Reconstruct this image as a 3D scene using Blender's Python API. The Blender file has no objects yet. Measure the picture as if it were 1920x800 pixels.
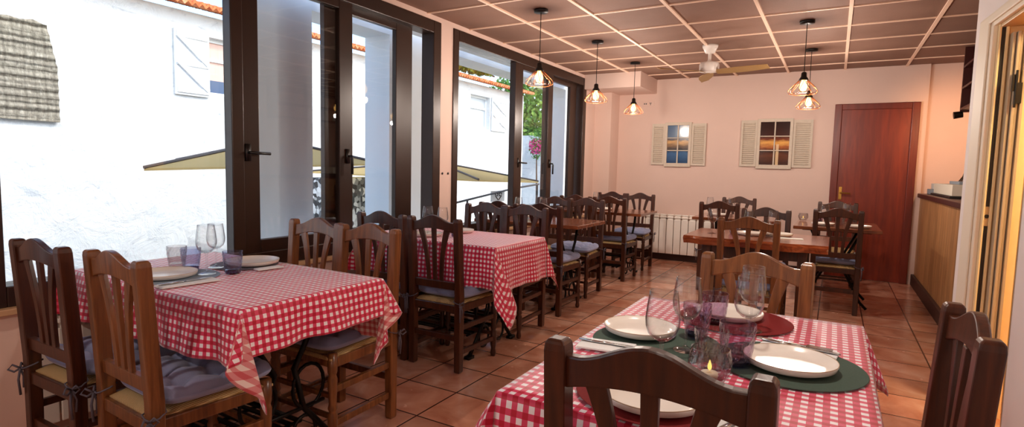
import bpy, bmesh, math, random
from mathutils import Vector, Matrix
random.seed(7)
PI = math.pi
SC = bpy.context.scene
COL = SC.collection

# ------------------------------------------------------------------ helpers
def lin(h):
    h = h.lstrip('#')
    o = []
    for i in (0, 2, 4):
        c = int(h[i:i+2], 16)/255
        o.append(c/12.92 if c <= .04045 else ((c+.055)/1.055)**2.4)
    return (o[0], o[1], o[2], 1)

def link(o, parent=None):
    COL.objects.link(o)
    if parent is not None:
        o.parent = parent
    return o

def obj(name, bm, mat, parent=None, smooth=False, bevel=0, loc=None, rotz=0, mods=None):
    me = bpy.data.meshes.new(name)
    bmesh.ops.recalc_face_normals(bm, faces=bm.faces[:])
    bm.to_mesh(me); bm.free()
    for m in (mat if isinstance(mat, (list, tuple)) else [mat]):
        me.materials.append(m)
    if smooth:
        for p in me.polygons: p.use_smooth = True
    o = bpy.data.objects.new(name, me)
    link(o, parent)
    if loc is not None: o.location = loc
    o.rotation_euler = (0, 0, rotz)
    if bevel:
        md = o.modifiers.new('bevel', 'BEVEL'); md.width = bevel; md.segments = 2; md.limit_method = 'ANGLE'
    return o

def tag(o, label=None, cat=None, group=None, kind=None):
    if label: o['label'] = label
    if cat: o['category'] = cat
    if group: o['group'] = group
    if kind: o['kind'] = kind
    return o

def thing(name, label, cat, loc=(0, 0, 0), rotz=0, group=None):
    o = bpy.data.objects.new(name, None); link(o)
    o.empty_display_size = .05
    o.location = loc; o.rotation_euler = (0, 0, rotz)
    return tag(o, label, cat, group)

def struct(name, bm, mat, parent=None, **k):
    o = obj(name, bm, mat, parent, **k)
    if parent is None: o['kind'] = 'structure'
    return o

def dup(root, loc=None, rotz=None, label=None, group=None, kids=True):
    def cp(o, parent):
        c = o.copy(); COL.objects.link(c)
        if parent is not None: c.parent = parent
        if kids or parent is None:
            for ch in list(o.children): cp(ch, c)
        return c
    r = cp(root, None)
    if loc is not None: r.location = loc
    if rotz is not None: r.rotation_euler = (0, 0, rotz)
    if label: r['label'] = label
    if group: r['group'] = group
    return r

def box(bm, x0, x1, y0, y1, z0, z1):
    vs = [bm.verts.new((x, y, z)) for x in (x0, x1) for y in (y0, y1) for z in (z0, z1)]
    for f in ((0, 1, 3, 2), (4, 6, 7, 5), (0, 4, 5, 1), (2, 3, 7, 6), (0, 2, 6, 4), (1, 5, 7, 3)):
        bm.faces.new([vs[i] for i in f])
    return vs

def boxm(*boxes):
    bm = bmesh.new()
    for b in boxes: box(bm, *b)
    return bm

def beam(bm, p0, p1, w, h, up=(0, 0, 1)):
    p0, p1 = Vector(p0), Vector(p1); d = (p1-p0).normalized(); u = Vector(up)
    s = d.cross(u).normalized(); u = s.cross(d).normalized()
    vs = [bm.verts.new(p+s*a*w/2+u*b*h/2) for p in (p0, p1) for a, b in ((-1, -1), (1, -1), (1, 1), (-1, 1))]
    for f in ((0, 1, 2, 3), (7, 6, 5, 4), (0, 4, 5, 1), (1, 5, 6, 2), (2, 6, 7, 3), (3, 7, 4, 0)):
        bm.faces.new([vs[i] for i in f])

def tube(bm, pts, r, n=8, closed=False):
    pts = [Vector(p) for p in pts]; N = len(pts); rings = []
    ref = Vector((0.13, 0.27, 0.95)).normalized()
    rr = r if isinstance(r, (list, tuple)) else [r]*N
    for i, p in enumerate(pts):
        a = pts[(i-1) % N] if (closed or i > 0) else p
        b = pts[(i+1) % N] if (closed or i < N-1) else p
        t = (b-a).normalized()
        s = t.cross(ref)
        if s.length < 1e-3: s = t.cross(Vector((1, 0, 0)))
        s.normalize(); u = s.cross(t)
        rings.append([bm.verts.new(p+rr[i]*(math.cos(2*PI*k/n)*s+math.sin(2*PI*k/n)*u)) for k in range(n)])
    for i in range(N if closed else N-1):
        A, B = rings[i], rings[(i+1) % N]
        for k in range(n):
            bm.faces.new((A[k], A[(k+1) % n], B[(k+1) % n], B[k]))
    if not closed:
        bm.faces.new(rings[0][::-1]); bm.faces.new(rings[-1])

def lathe(bm, prof, n=32, c=(0, 0, 0), fac=None, rx=1, ry=1):
    """prof: list of (r,z); r==0 closes"""
    rings = []
    for j, (r, z) in enumerate(prof):
        if r < 1e-6:
            rings.append([bm.verts.new((c[0], c[1], c[2]+z))])
        else:
            row = []
            for k in range(n):
                a = 2*PI*k/n
                rr = r*(fac(a, z, j) if fac else 1)
                row.append(bm.verts.new((c[0]+rx*rr*math.cos(a), c[1]+ry*rr*math.sin(a), c[2]+z)))
            rings.append(row)
    for A, B in zip(rings, rings[1:]):
        if len(A) == 1 and len(B) == 1: continue
        for k in range(n):
            k2 = (k+1) % n
            if len(A) == 1: bm.faces.new((A[0], B[k2], B[k]))
            elif len(B) == 1: bm.faces.new((A[k], A[k2], B[0]))
            else: bm.faces.new((A[k], A[k2], B[k2], B[k]))

def ico(bm, c, r, sub=1, s=(1, 1, 1)):
    M = Matrix.Translation(c) @ Matrix.Diagonal((r*s[0], r*s[1], r*s[2], 1))
    bmesh.ops.create_icosphere(bm, subdivisions=sub, radius=1, matrix=M)

# ------------------------------------------------------------------ materials
class MN:
    def __init__(s, name):
        s.m = bpy.data.materials.new(name); s.m.use_nodes = True
        s.t = s.m.node_tree; s.t.nodes.clear()
        s.out = s.n('ShaderNodeOutputMaterial')
    def n(s, typ, **k):
        x = s.t.nodes.new(typ)
        for a, b in k.items(): setattr(x, a, b)
        return x
    def l(s, a, b): s.t.links.new(a, b)
    def val(s, sock, v):
        if isinstance(v, bpy.types.NodeSocket): s.l(v, sock)
        else: sock.default_value = v
    def math(s, op, a, b=0.0, c=None):
        x = s.n('ShaderNodeMath', operation=op); s.val(x.inputs[0], a); s.val(x.inputs[1], b)
        if c is not None: s.val(x.inputs[2], c)
        return x.outputs[0]
    def mix(s, f, a, b, blend='MIX'):
        x = s.n('ShaderNodeMix', data_type='RGBA', blend_type=blend)
        s.val(x.inputs[0], f); s.val(x.inputs[6], a); s.val(x.inputs[7], b)
        return x.outputs[2]
    def coord(s, kind='Object', scale=(1, 1, 1), rot=(0, 0, 0)):
        c = s.n('ShaderNodeTexCoord'); mp = s.n('ShaderNodeMapping')
        mp.inputs['Scale'].default_value = scale; mp.inputs['Rotation'].default_value = rot
        s.l(c.outputs[kind], mp.inputs[0]); return mp.outputs[0]
    def noise(s, vec, scale=5, detail=4, rough=.55, dist=0.0):
        x = s.n('ShaderNodeTexNoise'); s.l(vec, x.inputs['Vector'])
        x.inputs['Scale'].default_value = scale; x.inputs['Detail'].default_value = detail
        x.inputs['Roughness'].default_value = rough; x.inputs['Distortion'].default_value = dist
        return x.outputs[0]
    def ramp(s, f, stops):
        x = s.n('ShaderNodeValToRGB'); s.l(f, x.inputs[0]); e = x.color_ramp.elements
        while len(e) < len(stops): e.new(.5)
        for i, (p, c) in enumerate(stops):
            e[i].position = p; e[i].color = lin(c) if isinstance(c, str) else c
        return x.outputs[0]
    def bump(s, h, st=.3, d=.01):
        x = s.n('ShaderNodeBump'); s.l(h, x.inputs['Height'])
        x.inputs['Strength'].default_value = st; x.inputs['Distance'].default_value = d
        return x.outputs[0]
    def bsdf(s, color, rough=.5, metal=0, normal=None, spec=.5, coat=0, **k):
        x = s.n('ShaderNodeBsdfPrincipled')
        s.val(x.inputs['Base Color'], lin(color) if isinstance(color, str) else color)
        s.val(x.inputs['Roughness'], rough); s.val(x.inputs['Metallic'], metal)
        x.inputs['Specular IOR Level'].default_value = spec
        x.inputs['Coat Weight'].default_value = coat; x.inputs['Coat Roughness'].default_value = .15
        for a, b in k.items(): s.val(x.inputs[a.replace('_', ' ')], b)
        if normal is not None: s.l(normal, x.inputs['Normal'])
        s.l(x.outputs[0], s.out.inputs[0]); return x

def plain(name, c, rough=.5, metal=0, spec=.5, var=.06, scale=20, bump=0, coat=0):
    m = MN(name); v = m.coord()
    nz = m.noise(v, scale)
    c0 = lin(c)
    dark = tuple(x*(1-var) for x in c0[:3])+(1,); lite = tuple(min(1, x*(1+var)) for x in c0[:3])+(1,)
    col = m.mix(nz, dark, lite)
    m.bsdf(col, rough, metal, m.bump(nz, bump, .005) if bump else None, spec, coat)
    return m.m

def wood(name, c1, c2, rough=.35, scale=(30, 30, 2.2), coat=.3):
    m = MN(name); v = m.coord(scale=scale)
    nz = m.noise(v, 1.6, 5, .6, .6)
    info = m.n('ShaderNodeObjectInfo')
    col = m.ramp(nz, [(.25, c1), (.75, c2)])
    k = m.math('MULTIPLY_ADD', info.outputs['Random'], .35, .82)
    hs = m.n('ShaderNodeHueSaturation'); m.l(k, hs.inputs['Value']); m.l(col, hs.inputs['Color'])
    m.bsdf(hs.outputs[0], rough, 0, m.bump(nz, .12, .003), .5, coat)
    return m.m

M = {}
M['chair'] = wood('chair_wood', '#261008', '#512711', .34, coat=.08)
M['chair_red'] = wood('chair_wood_red', '#4a2712', '#8f5a30', .32, coat=.15)
M['tabletop'] = wood('tabletop_wood', '#5e2c17', '#9a5a38', .16, (3, 30, 30), .5)
M['door'] = wood('door_wood', '#64190a', '#8c2f10', .45, (14, 14, 1.2), .1)
M['doorframe'] = wood('door_frame_wood', '#551508', '#76240e', .45, (14, 14, 1.2), .1)
M['iron'] = plain('black_iron', '#15110f', .45, .6)
M['winframe'] = plain('brown_aluminium', '#2e1a10', .32, .1, .5, .12, 8)
M['handle'] = plain('black_handle', '#14100e', .35)
M['wall'] = plain('painted_wall', '#dcc0b3', .75, 0, .25, .03, 6, .08)
M['partition'] = plain('painted_partition', '#efe6e2', .7, 0, .25, .03, 4, .05)
M['trimwhite'] = plain('cream_gloss_trim', '#efe2cc', .6, 0, .5, .03, 4)
M['trimtan'] = plain('tan_jamb', '#caa878', .45, 0, .5, .05, 6)
M['grid'] = plain('ceiling_grid_metal', '#f4d3ba', .45, 0, .5, .03)
M['plate'] = plain('ceramic_plate', '#efe9e0', .22, 0, .5, .03, 10)
M['rim'] = plain('plate_rim_brown', '#b79c7d', .3)
M['steel'] = plain('steel', '#c9c9c9', .18, 1)
M['napkin'] = plain('paper_napkin', '#eef0ee', .8, 0, .2, .03, 60)
M['matgreen'] = plain('felt_green', '#4a5b51', .85, 0, .2, .12, 200, .1)
M['matred'] = plain('felt_red', '#7c2324', .85, 0, .2, .12, 200, .1)
M['matblue'] = plain('felt_blue_grey', '#93a3b2', .85, 0, .2, .1, 200, .1)
M['radiator'] = plain('white_enamel', '#f0e9df', .35, 0, .5, .02)
M['brass'] = plain('brass', '#c79a4b', .25, .9)
M['white'] = plain('white_plastic', '#eee7e0', .35, 0, .5, .02)
M['blackmetal'] = plain('black_metal', '#120d0b', .4, .3)
M['copper'] = plain('copper_wire', '#7a3d17', .3, .8)
M['shutter'] = plain('white_shutter', '#e4e6e8', .6, 0, .3, .03)
M['deco'] = plain('driftwood_paint', '#cdbfae', .7, 0, .3, .12, 40, .1)
M['base_dark'] = plain('dark_skirting', '#3a211a', .5, 0, .4, .1, 20)
M['leafdark'] = plain('leaf_green', '#5d8a35', .6, 0, .3, .35, 3)
M['leaflight'] = plain('leaf_bright', '#8fb04a', .6, 0, .3, .3, 3)
M['pink'] = plain('bougainvillea_pink', '#d8468c', .6, 0, .3, .2, 5)
M['bark'] = plain('bark', '#5b4636', .9, 0, .2, .25, 20, .4)
M['string'] = plain('grey_ribbon', '#5a5560', .85)
M['rock'] = plain('grey_rail', '#3f3f42', .5)
M['seatbrown'] = plain('fan_blade_wood', '#9c7848', .5, 0, .4, .1, 8)
M['paper'] = plain('box_card', '#e9dfcc', .7, 0, .3, .04)
M['greybox'] = plain('grey_card', '#8d98a3', .6, 0, .3, .08)
M['dark'] = plain('dark_item', '#1c1615', .5)
M['darkred'] = plain('dark_red_lacquer', '#3a0d0a', .4)
M['ground'] = plain('outdoor_paving', '#a8a29a', .9, 0, .2, .1, 5, .2)
M['pillar'] = plain('pillar_render', '#edf4fa', .8, 0, .2, .04, 5, .1)
M['wax'] = plain('candle_wax', '#f4ead2', .5)

# ceiling tile: brown fibre board
m = MN('ceiling_tile'); v = m.coord()
n1 = m.noise(v, 3.5, 5, .6); n2 = m.noise(m.coord(scale=(1, 1, 1)), 90, 3, .7)
c = m.mix(n1, lin('#82604f'), lin('#9a7869')); c = m.mix(m.math('MULTIPLY', n2, .5), c, lin('#6d5348'))
m.bsdf(c, .7, 0, m.bump(n2, .2, .004), .25); M['ceil'] = m.m

# terracotta floor tiles, .333 x .334 m, lines measured in the room
m = MN('terracotta_floor'); cc = m.n('ShaderNodeTexCoord'); sp = m.n('ShaderNodeSeparateXYZ'); m.l(cc.outputs['Object'], sp.inputs[0])
ux = m.math('DIVIDE', m.math('SUBTRACT', sp.outputs[0], .920-.333*20), .333)
uy = m.math('DIVIDE', m.math('SUBTRACT', sp.outputs[1], 2.083-.334*20), .334)
fx, fy = m.math('FRACT', ux), m.math('FRACT', uy)
ex = m.math('MINIMUM', fx, m.math('SUBTRACT', 1, fx)); ey = m.math('MINIMUM', fy, m.math('SUBTRACT', 1, fy))
e = m.math('MINIMUM', ex, ey)
mr = m.n('ShaderNodeMapRange'); m.l(e, mr.inputs[0]); mr.inputs[1].default_value = .008; mr.inputs[2].default_value = .018
cb = m.n('ShaderNodeCombineXYZ'); m.l(m.math('FLOOR', ux), cb.inputs[0]); m.l(m.math('FLOOR', uy), cb.inputs[1])
wn = m.n('ShaderNodeTexWhiteNoise'); m.l(cb.outputs[0], wn.inputs['Vector'])
v = m.coord(); nz = m.noise(v, 5, 4, .5, .5); nz2 = m.noise(v, 9, 3, .5)
c = m.ramp(nz, [(.3, '#b8765a'), (.55, '#d0967a'), (.8, '#e4bba4')])
hs = m.n('ShaderNodeHueSaturation'); m.l(c, hs.inputs['Color']); m.l(m.math('MULTIPLY_ADD', wn.outputs[0], .35, .82), hs.inputs['Value'])
c = m.mix(mr.outputs[0], lin('#3c1b12'), hs.outputs[0])
h = m.math('ADD', mr.outputs[0], m.math('MULTIPLY', nz, .35))
rg = m.math('MULTIPLY_ADD', nz2, .22, .12)
m.bsdf(c, rg, 0, m.bump(h, .35, .004), .5, .4); M['floor'] = m.m

# gingham, uv in metres; 28 mm repeat
def gingham(name, white, mid, full):
    m = MN(name); uv = m.n('ShaderNodeUVMap'); uv.uv_map = 'UVMap'
    sp = m.n('ShaderNodeSeparateXYZ'); m.l(uv.outputs[0], sp.inputs[0])
    P = .0275
    a = m.math('LESS_THAN', m.math('FRACT', m.math('DIVIDE', m.math('ADD', sp.outputs[0], 10), P)), .5)
    b = m.math('LESS_THAN', m.math('FRACT', m.math('DIVIDE', m.math('ADD', sp.outputs[1], 10), P)), .5)
    s = m.math('ADD', a, b)
    c = m.mix(m.math('MINIMUM', s, 1), lin(white), lin(mid))
    c = m.mix(m.math('GREATER_THAN', s, 1.5), c, lin(full))
    v = m.coord(); w = m.noise(v, 350, 2, .5)
    m.bsdf(c, .48, 0, m.bump(w, .1, .002), .5, 0, Sheen_Weight=.6, Sheen_Roughness=.4)
    return m.m
M['gingham'] = gingham('red_gingham', '#fbf6fa', '#df4067', '#c20532')
M['gingham_back'] = gingham('red_gingham_underside', '#f3ded7', '#dd8d90', '#cf5a62')

# cushion cloth
m = MN('cushion_cloth'); v = m.coord(); w = m.noise(v, 220, 2, .6); n1 = m.noise(v, 6)
m.bsdf(m.mix(n1, lin('#7a80a2'), lin('#9aa2c2')), .85, 0, m.bump(w, .15, .002), .2, 0, Sheen_Weight=.3); M['cushion'] = m.m
# rush seat
m = MN('woven_rush'); v = m.coord(); wv = m.n('ShaderNodeTexWave'); m.l(v, wv.inputs[0]); wv.inputs['Scale'].default_value = 45; wv.inputs['Distortion'].default_value = 1.5
nz = m.noise(v, 60)
c = m.mix(wv.outputs[1], lin('#8d6a3c'), lin('#d3b582'))
m.bsdf(c, .8, 0, m.bump(wv.outputs[1], .6, .004), .2); M['rush'] = m.m
# live-edge
m = MN('live_edge_wood'); v = m.coord(scale=(2.5, 25, 8)); nz = m.noise(v, 1.4, 6, .6, 1.2)
m.bsdf(m.ramp(nz, [(.2, '#4d1c0c'), (.5, '#8f4524'), (.8, '#b9683a')]), .2, 0, m.bump(nz, .25, .01), .5, .5); M['live'] = m.m
# bar planks
m = MN('bar_planks'); v = m.coord(); sp = m.n('ShaderNodeSeparateXYZ'); m.l(v, sp.inputs[0])
u = m.math('DIVIDE', m.math('ADD', sp.outputs[1], 10), .11); f = m.math('FRACT', u)
g = m.math('LESS_THAN', f, .05)
wn = m.n('ShaderNodeTexWhiteNoise', noise_dimensions='1D'); m.l(m.math('FLOOR', u), wn.inputs['W'])
nz = m.noise(m.coord(scale=(10, 12, 1.2)), 3, 5, .6, .5)
c = m.ramp(nz, [(.25, '#93643a'), (.75, '#c08e5e')])
hs = m.n('ShaderNodeHueSaturation'); m.l(c, hs.inputs['Color']); m.l(m.math('MULTIPLY_ADD', wn.outputs[0], .3, .8), hs.inputs['Value'])
m.bsdf(m.mix(g, hs.outputs[0], lin('#6b4324')), .45, 0, None, .4); M['planks'] = m.m
# exterior wall: white render, rough
m = MN('white_render'); v = m.coord(); nz = m.noise(v, 3.5, 8, .7, .6); n2 = m.noise(v, 1.2, 4, .6)
c = m.mix(m.math('MULTIPLY', n2, .8), lin('#e6e7e6'), lin('#d3dbe0'))
n3 = m.noise(m.coord(scale=(1, 1.2, 3)), 2.6, 8, .75, .8)
c = m.mix(m.ramp(n3, [(.56, (0, 0, 0, 1)), (.70, (.8, .8, .8, 1))]), c, lin('#9fa9b5'))
m.bsdf(c, .9, 0, m.bump(nz, .7, .06), .1); M['render'] = m.m
# roof tile
m = MN('terracotta_roof'); v = m.coord(); nz = m.noise(v, 9, 5, .6)
m.bsdf(m.ramp(nz, [(.3, '#c8552f'), (.55, '#df8a5a'), (.8, '#e8c3a0')]), .85, 0, m.bump(nz, .3, .01), .2); M['roof'] = m.m
# straw mat
m = MN('straw_mat'); v = m.coord()
wv = m.n('ShaderNodeTexWave', bands_direction='Z'); m.l(v, wv.inputs[0]); wv.inputs['Scale'].default_value = 4.6; wv.inputs['Distortion'].default_value = 1.5; wv.inputs['Detail Scale'].default_value = 3
nz = m.noise(m.coord(scale=(14, 14, 2.5)), 3, 5, .7)
n2 = m.noise(m.coord(scale=(1, 1, 1)), 1.5)
c = m.ramp(nz, [(.25, '#6d675c'), (.55, '#a39c8c'), (.8, '#cfcabb')])
wv2 = m.n('ShaderNodeTexWave', bands_direction='Y'); m.l(v, wv2.inputs[0]); wv2.inputs['Scale'].default_value = 3.6; wv2.inputs['Distortion'].default_value = 2.5
c = m.mix(m.math('MULTIPLY', m.math('POWER', wv.outputs[1], 3), .35), c, lin('#5a5448')); c = m.mix(m.math('MULTIPLY', m.math('POWER', wv2.outputs[1], 4), .35), c, lin('#4a443a'))
m.bsdf(c, .95, 0, m.bump(m.math('ADD', nz, wv.outputs[1]), .8, .03), .1); M['straw'] = m.m
# parasol cloth (light passes through)
m = MN('parasol_cloth'); v = m.coord(); nz = m.noise(v, 60, 2)
d = m.n('ShaderNodeBsdfDiffuse'); d.inputs[0].default_value = lin('#dcc48e'); t = m.n('ShaderNodeBsdfTranslucent'); t.inputs[0].default_value = lin('#e6cb8c')
mx = m.n('ShaderNodeMixShader'); mx.inputs[0].default_value = .5; m.l(d.outputs[0], mx.inputs[1]); m.l(t.outputs[0], mx.inputs[2]); m.l(mx.outputs[0], m.out.inputs[0]); M['parasol'] = m.m
# window glass: clear with fresnel reflection
def thin_glass(name, tint, ior=1.5, rough=0.0, extra=0):
    m = MN(name); lw = m.n('ShaderNodeLayerWeight'); lw.inputs[0].default_value = .5
    f0 = ((ior-1)/(ior+1))**2
    fr = m.n('ShaderNodeMath', operation='MULTIPLY_ADD'); m.l(m.math('POWER', lw.outputs['Facing'], 5), fr.inputs[0]); fr.inputs[1].default_value = 1-f0; fr.inputs[2].default_value = f0
    tr = m.n('ShaderNodeBsdfTransparent'); tr.inputs[0].default_value = tint
    gl = m.n('ShaderNodeBsdfGlossy'); gl.inputs['Roughness'].default_value = rough
    mx = m.n('ShaderNodeMixShader')
    f = m.math('ADD', fr.outputs[0], extra) if extra else fr.outputs[0]
    m.l(f, mx.inputs[0]); m.l(tr.outputs[0], mx.inputs[1]); m.l(gl.outputs[0], mx.inputs[2]); m.l(mx.outputs[0], m.out.inputs[0])
    return m.m
M['pane'] = thin_glass('window_glass', (.93, .96, .97, 1), 1.45)
def table_glass(name, tint, tedge, mixv=.45):
    m = MN(name); lw = m.n('ShaderNodeLayerWeight'); lw.inputs[0].default_value = .5
    fc = lw.outputs['Facing']
    tr = m.n('ShaderNodeBsdfTransparent'); m.l(m.mix(m.math('POWER', fc, 3), tint, tedge), tr.inputs[0])
    gl = m.n('ShaderNodeBsdfGlossy'); gl.inputs['Roughness'].default_value = .015
    mx = m.n('ShaderNodeMixShader'); m.l(m.math('MULTIPLY_ADD', m.math('POWER', fc, 3.5), .9, mixv), mx.inputs[0])
    m.l(tr.outputs[0], mx.inputs[1]); m.l(gl.outputs[0], mx.inputs[2])
    m.l(mx.outputs[0], m.out.inputs[0]); return m.m
M['glass'] = table_glass('clear_glass', (.985, .985, .985, 1), (.55, .55, .56, 1), .045)
M['glassmauve'] = table_glass('mauve_glass', (.86, .78, .86, 1), (.45, .36, .46, 1), .06)
M['glassblue'] = table_glass('blue_glass', (.84, .85, .93, 1), (.35, .37, .55, 1), .06)
M['glassbase'] = table_glass('dark_glass_base', (.25, .25, .42, 1), (.15, .15, .3, 1), .06)
M['glassgrey'] = table_glass('smoky_glass', (.90, .88, .88, 1), (.5, .48, .48, 1), .06)
def emit(name, c, s):
    m = MN(name); e = m.n('ShaderNodeEmission'); e.inputs[0].default_value = c; e.inputs[1].default_value = s
    m.l(e.outputs[0], m.out.inputs[0]); return m.m
M['bulb'] = emit('amber_bulb_glow', (1, .52, .13, 1), 8)
M['flame'] = emit('flame', (1, .55, .12, 1), 2)
M['warmlamp'] = emit('warm_lamp', (1, .72, .36, 1), 130)

# ------------------------------------------------------------------ room shell
CEIL = 2.48
WY = 7.75
struct('floor', boxm((-.3, 5.3, -3.1, 8.0, -.12, 0)), M['floor'])
struct('ceiling', boxm((-.35, 5.3, -3.1, 8.0, CEIL, CEIL+.25)), M['ceil'])
bm = bmesh.new()
i = 1
while .6*i < 5.2:
    box(bm, .6*i-.013, .6*i+.013, -3, WY, CEIL-.012, CEIL+.005); i += 1
j = -10
while 3.091+.605*j < WY-.05:
    y = 3.091+.605*j
    if y > -3: box(bm, 0, 5.2, y-.009, y+.009, CEIL-.009, CEIL+.005)
    j += 1
struct('trim_1', bm, M['grid'])['label'] = 'pale metal grid holding the brown ceiling tiles'

# left wall: sill wall, lintel, piers round the two visible windows and the one added behind the camera for daylight
W0, W1 = .85, 3.87
wins = [(-2.35, .67), (.85, 3.87), (4.05, 7.07)]
bm = bmesh.new()
box(bm, -.16, 0, -3.0, 8.0, 0, .60)
box(bm, -.16, 0, -3.0, 8.0, 2.435, CEIL)
ys = [-3.0]+[a for w in wins for a in w]+[8.0]
for k in range(0, len(ys), 2): box(bm, -.16, 0, ys[k], ys[k+1], .60, 2.435)
struct('wall_left', bm, M['wall'])
struct('wall_back', boxm((-.16, 3.82, WY, WY+.2, 0, CEIL)), M['wall'])
struct('wall_bar', boxm((3.82, 5.3, WY+.04, WY+.2, 0, CEIL)), M['wall'])
struct('wall_front', boxm((-.16, 5.3, -3.1, -3.0, 0, CEIL)), M['wall'])
struct('wall_right', boxm((5.2, 5.3, -3.0, 8.0, 0, CEIL)), M['wall'])
struct('pillar', boxm((0, .24, 7.42, WY, 0, CEIL)), M['wall'])
struct('beam', boxm((0, .77, 7.0, WY, 2.29, CEIL)), M['wall'])
struct('baseboard_back', boxm((.24, 2.88, WY-.02, WY, 0, .085)), M['base_dark'])
struct('trim_2', boxm((-.16, .05, .7, 7.2, .575, .602)), plain('tan_sill', '#c39c74', .5), bevel=.004)['label'] = 'tan sill board under the windows'

# windows ----------------------------------------------------------------
def sash(win, y0, y1, x, glass0, glass1, hy=None, hz=1.285):
    z0, z1 = .66, 2.35
    bm = bmesh.new()
    box(bm, x-.022, x+.022, y0, glass0, z0, z1); box(bm, x-.022, x+.022, glass1, y1, z0, z1)
    box(bm, x-.022, x+.022, glass0, glass1, z0, .765); box(bm, x-.022, x+.022, glass0, glass1, 2.28, z1)
    s = obj('sash', bm, M['winframe'], win, bevel=.004)
    obj('pane', boxm((x-.003, x+.003, glass0, glass1, .765, 2.28)), M['pane'], s)
    if hy is not None:
        bm = bmesh.new()
        box(bm, x+.02, x+.034, hy-.016, hy+.016, hz-.05, hz+.05)
        tube(bm, [(x+.03, hy, hz), (x+.06, hy, hz), (x+.066, hy+.02, hz-.002), (x+.066, hy+.12, hz-.004)], .009)
        obj('handle', bm, M['handle'], s, smooth=True)
def window(name, off, slide, lab):
    w = thing(name, lab, 'window'); w['kind'] = 'structure'; del w['category']
    a, b = .85+off, 3.87+off
    bm = bmesh.new(); X0, X1 = -.12, .012
    box(bm, X0, X1, a, a+.08, .60, 2.435); box(bm, X0, X1, b-.10, b, .60, 2.435)
    box(bm, X0, X1, a+.08, b-.10, .60, .69); box(bm, X0, X1, a+.08, b-.10, 2.335, 2.435)
    box(bm, -.06, X1, a+1.10, a+1.175, .69, 2.335)
    obj('window_frame', bm, M['winframe'], w, bevel=.005)
    obj('pane', boxm((-.055, -.049, a+.08, a+1.10, .69, 2.335)), M['pane'], w)
    sash(w, a+1.175, a+2.02, -.02, a+1.28, a+1.90, a+1.20)
    sash(w, a+1.90-slide, a+2.80-slide, -.075, a+2.05-slide, a+2.61-slide, None)
    bm = bmesh.new(); hy = a+1.97
    box(bm, .0, .014, hy-.016, hy+.016, 1.235, 1.335)
    tube(bm, [(.01, hy, 1.285), (.045, hy, 1.285), (.05, hy, 1.27), (.05, hy, 1.16)], .009)
    obj('handle', bm, M['handle'], w, smooth=True)
    return w
window('window_1', 0.0, .08, 'brown framed sliding window nearest the camera with big clear left pane')
window('window_2', 3.2, -.03, 'brown framed sliding window farther down the left wall')
window('window_added', -3.2, 0, 'brown framed sliding window added behind the viewer for daylight')  # unseen window, added to let more daylight into the room
for nm, y in (('wall_plug', 3.917), ('wall_plug', 4.0)):
    bm = bmesh.new(); lathe(bm, [(0, 0), (.009, 0), (.011, .004), (.006, .008), (0, .008)], 12)
    o = obj(nm, bm, M['dark'], smooth=True); o.rotation_euler = (0, PI/2, 0); o.location = (0, y, 1.166)
    tag(o, 'small dark wall plug between the two windows, ' + ('left of the pair' if y < 3.95 else 'right of the pair'), 'wall plug', 'wall plugs between the windows')

# back door ---------------------------------------------------------------
d = thing('door_1', 'dark red-brown wooden door in the back wall', 'door'); del d['category']; d['kind'] = 'structure'
obj('door_frame', boxm((2.925, 3.0, WY-.035, WY, 0, 2.065), (3.68, 3.755, WY-.035, WY, 0, 2.065), (3.0, 3.68, WY-.035, WY, 1.995, 2.065)), M['doorframe'], d, bevel=.006)
obj('door_leaf', boxm((3.0, 3.68, WY-.012, WY+.01, .005, 1.995)), M['door'], d)
bm = boxm((3.022, 3.052, WY-.02, WY-.012, .94, 1.09)); tube(bm, [(3.037, WY-.02, 1.02), (3.037, WY-.06, 1.02), (3.06, WY-.065, 1.02), (3.14, WY-.065, 1.015)], .009)
obj('door_handle', bm, M['brass'], d)

# right partition, turned slightly out, with a doorway --------------------
ANG = math.radians(3.6)
part = thing('wall_partition', 'white partition wall on the right with a lit doorway', 'wall', (3.615, 4.10, 0), ANG); del part['category']; part['kind'] = 'structure'
# local: x to the right, y toward the camera is negative
obj('wall_panel', boxm((0, .14, -.30, 0, 0, CEIL), (0, .14, -7.0, -.94, 0, CEIL), (0, .14, -.94, -.30, 2.02, CEIL)), M['partition'], part)
bm = boxm((-.022, 0, -.40, -.16, 0, 2.06), (-.022, 0, -1.12, -.16, 2.0, 2.075),
          (-.032, -.022, -.36, -.20, 0, 2.03), (-.032, -.022, -1.10, -.20, 2.02, 2.06))
obj('door_casing', bm, M['trimwhite'], part, bevel=.006)
obj('jamb', boxm((0, .14, -.425, -.30, 0, 2.02), (0, .14, -.955, -.935, 0, 2.02), (0, .14, -.935, -.425, 1.985, 2.02)), M['trimtan'], part, bevel=.003)
obj('casing_edge', boxm((-.003, .006, -.43, -.40, 0, 2.02), (.022, .034, -.437, -.425, 0, 1.985), (.10, .14, -.445, -.425, 0, 1.985)), plain('yellowed_trim', '#f0d9a6', .5), part, bevel=.002)
obj('door_slot', boxm((.007, .021, -.428, -.425, 0, .99), (.007, .021, -.428, -.425, 1.09, 1.985)), M['dark'], part)
bm = bmesh.new()
for k in range(4):
    x0 = .040+k*.015
    box(bm, x0, x0+.012, -.475-.014*(k % 2), -.43, .02, 1.95)
dl = obj('folding_door', bm, plain('beige_pvc', '#b9a88c', .55), part, bevel=.002)
bm = boxm((.046, .060, -.500, -.489, 1.66, 1.74), (.062, .085, -.505, -.489, 1.60, 1.70)); tube(bm, [(.061, -.503, 1.58), (.061, -.503, 1.76)], .005)
obj('hinge', bm, M['handle'], dl)
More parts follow.
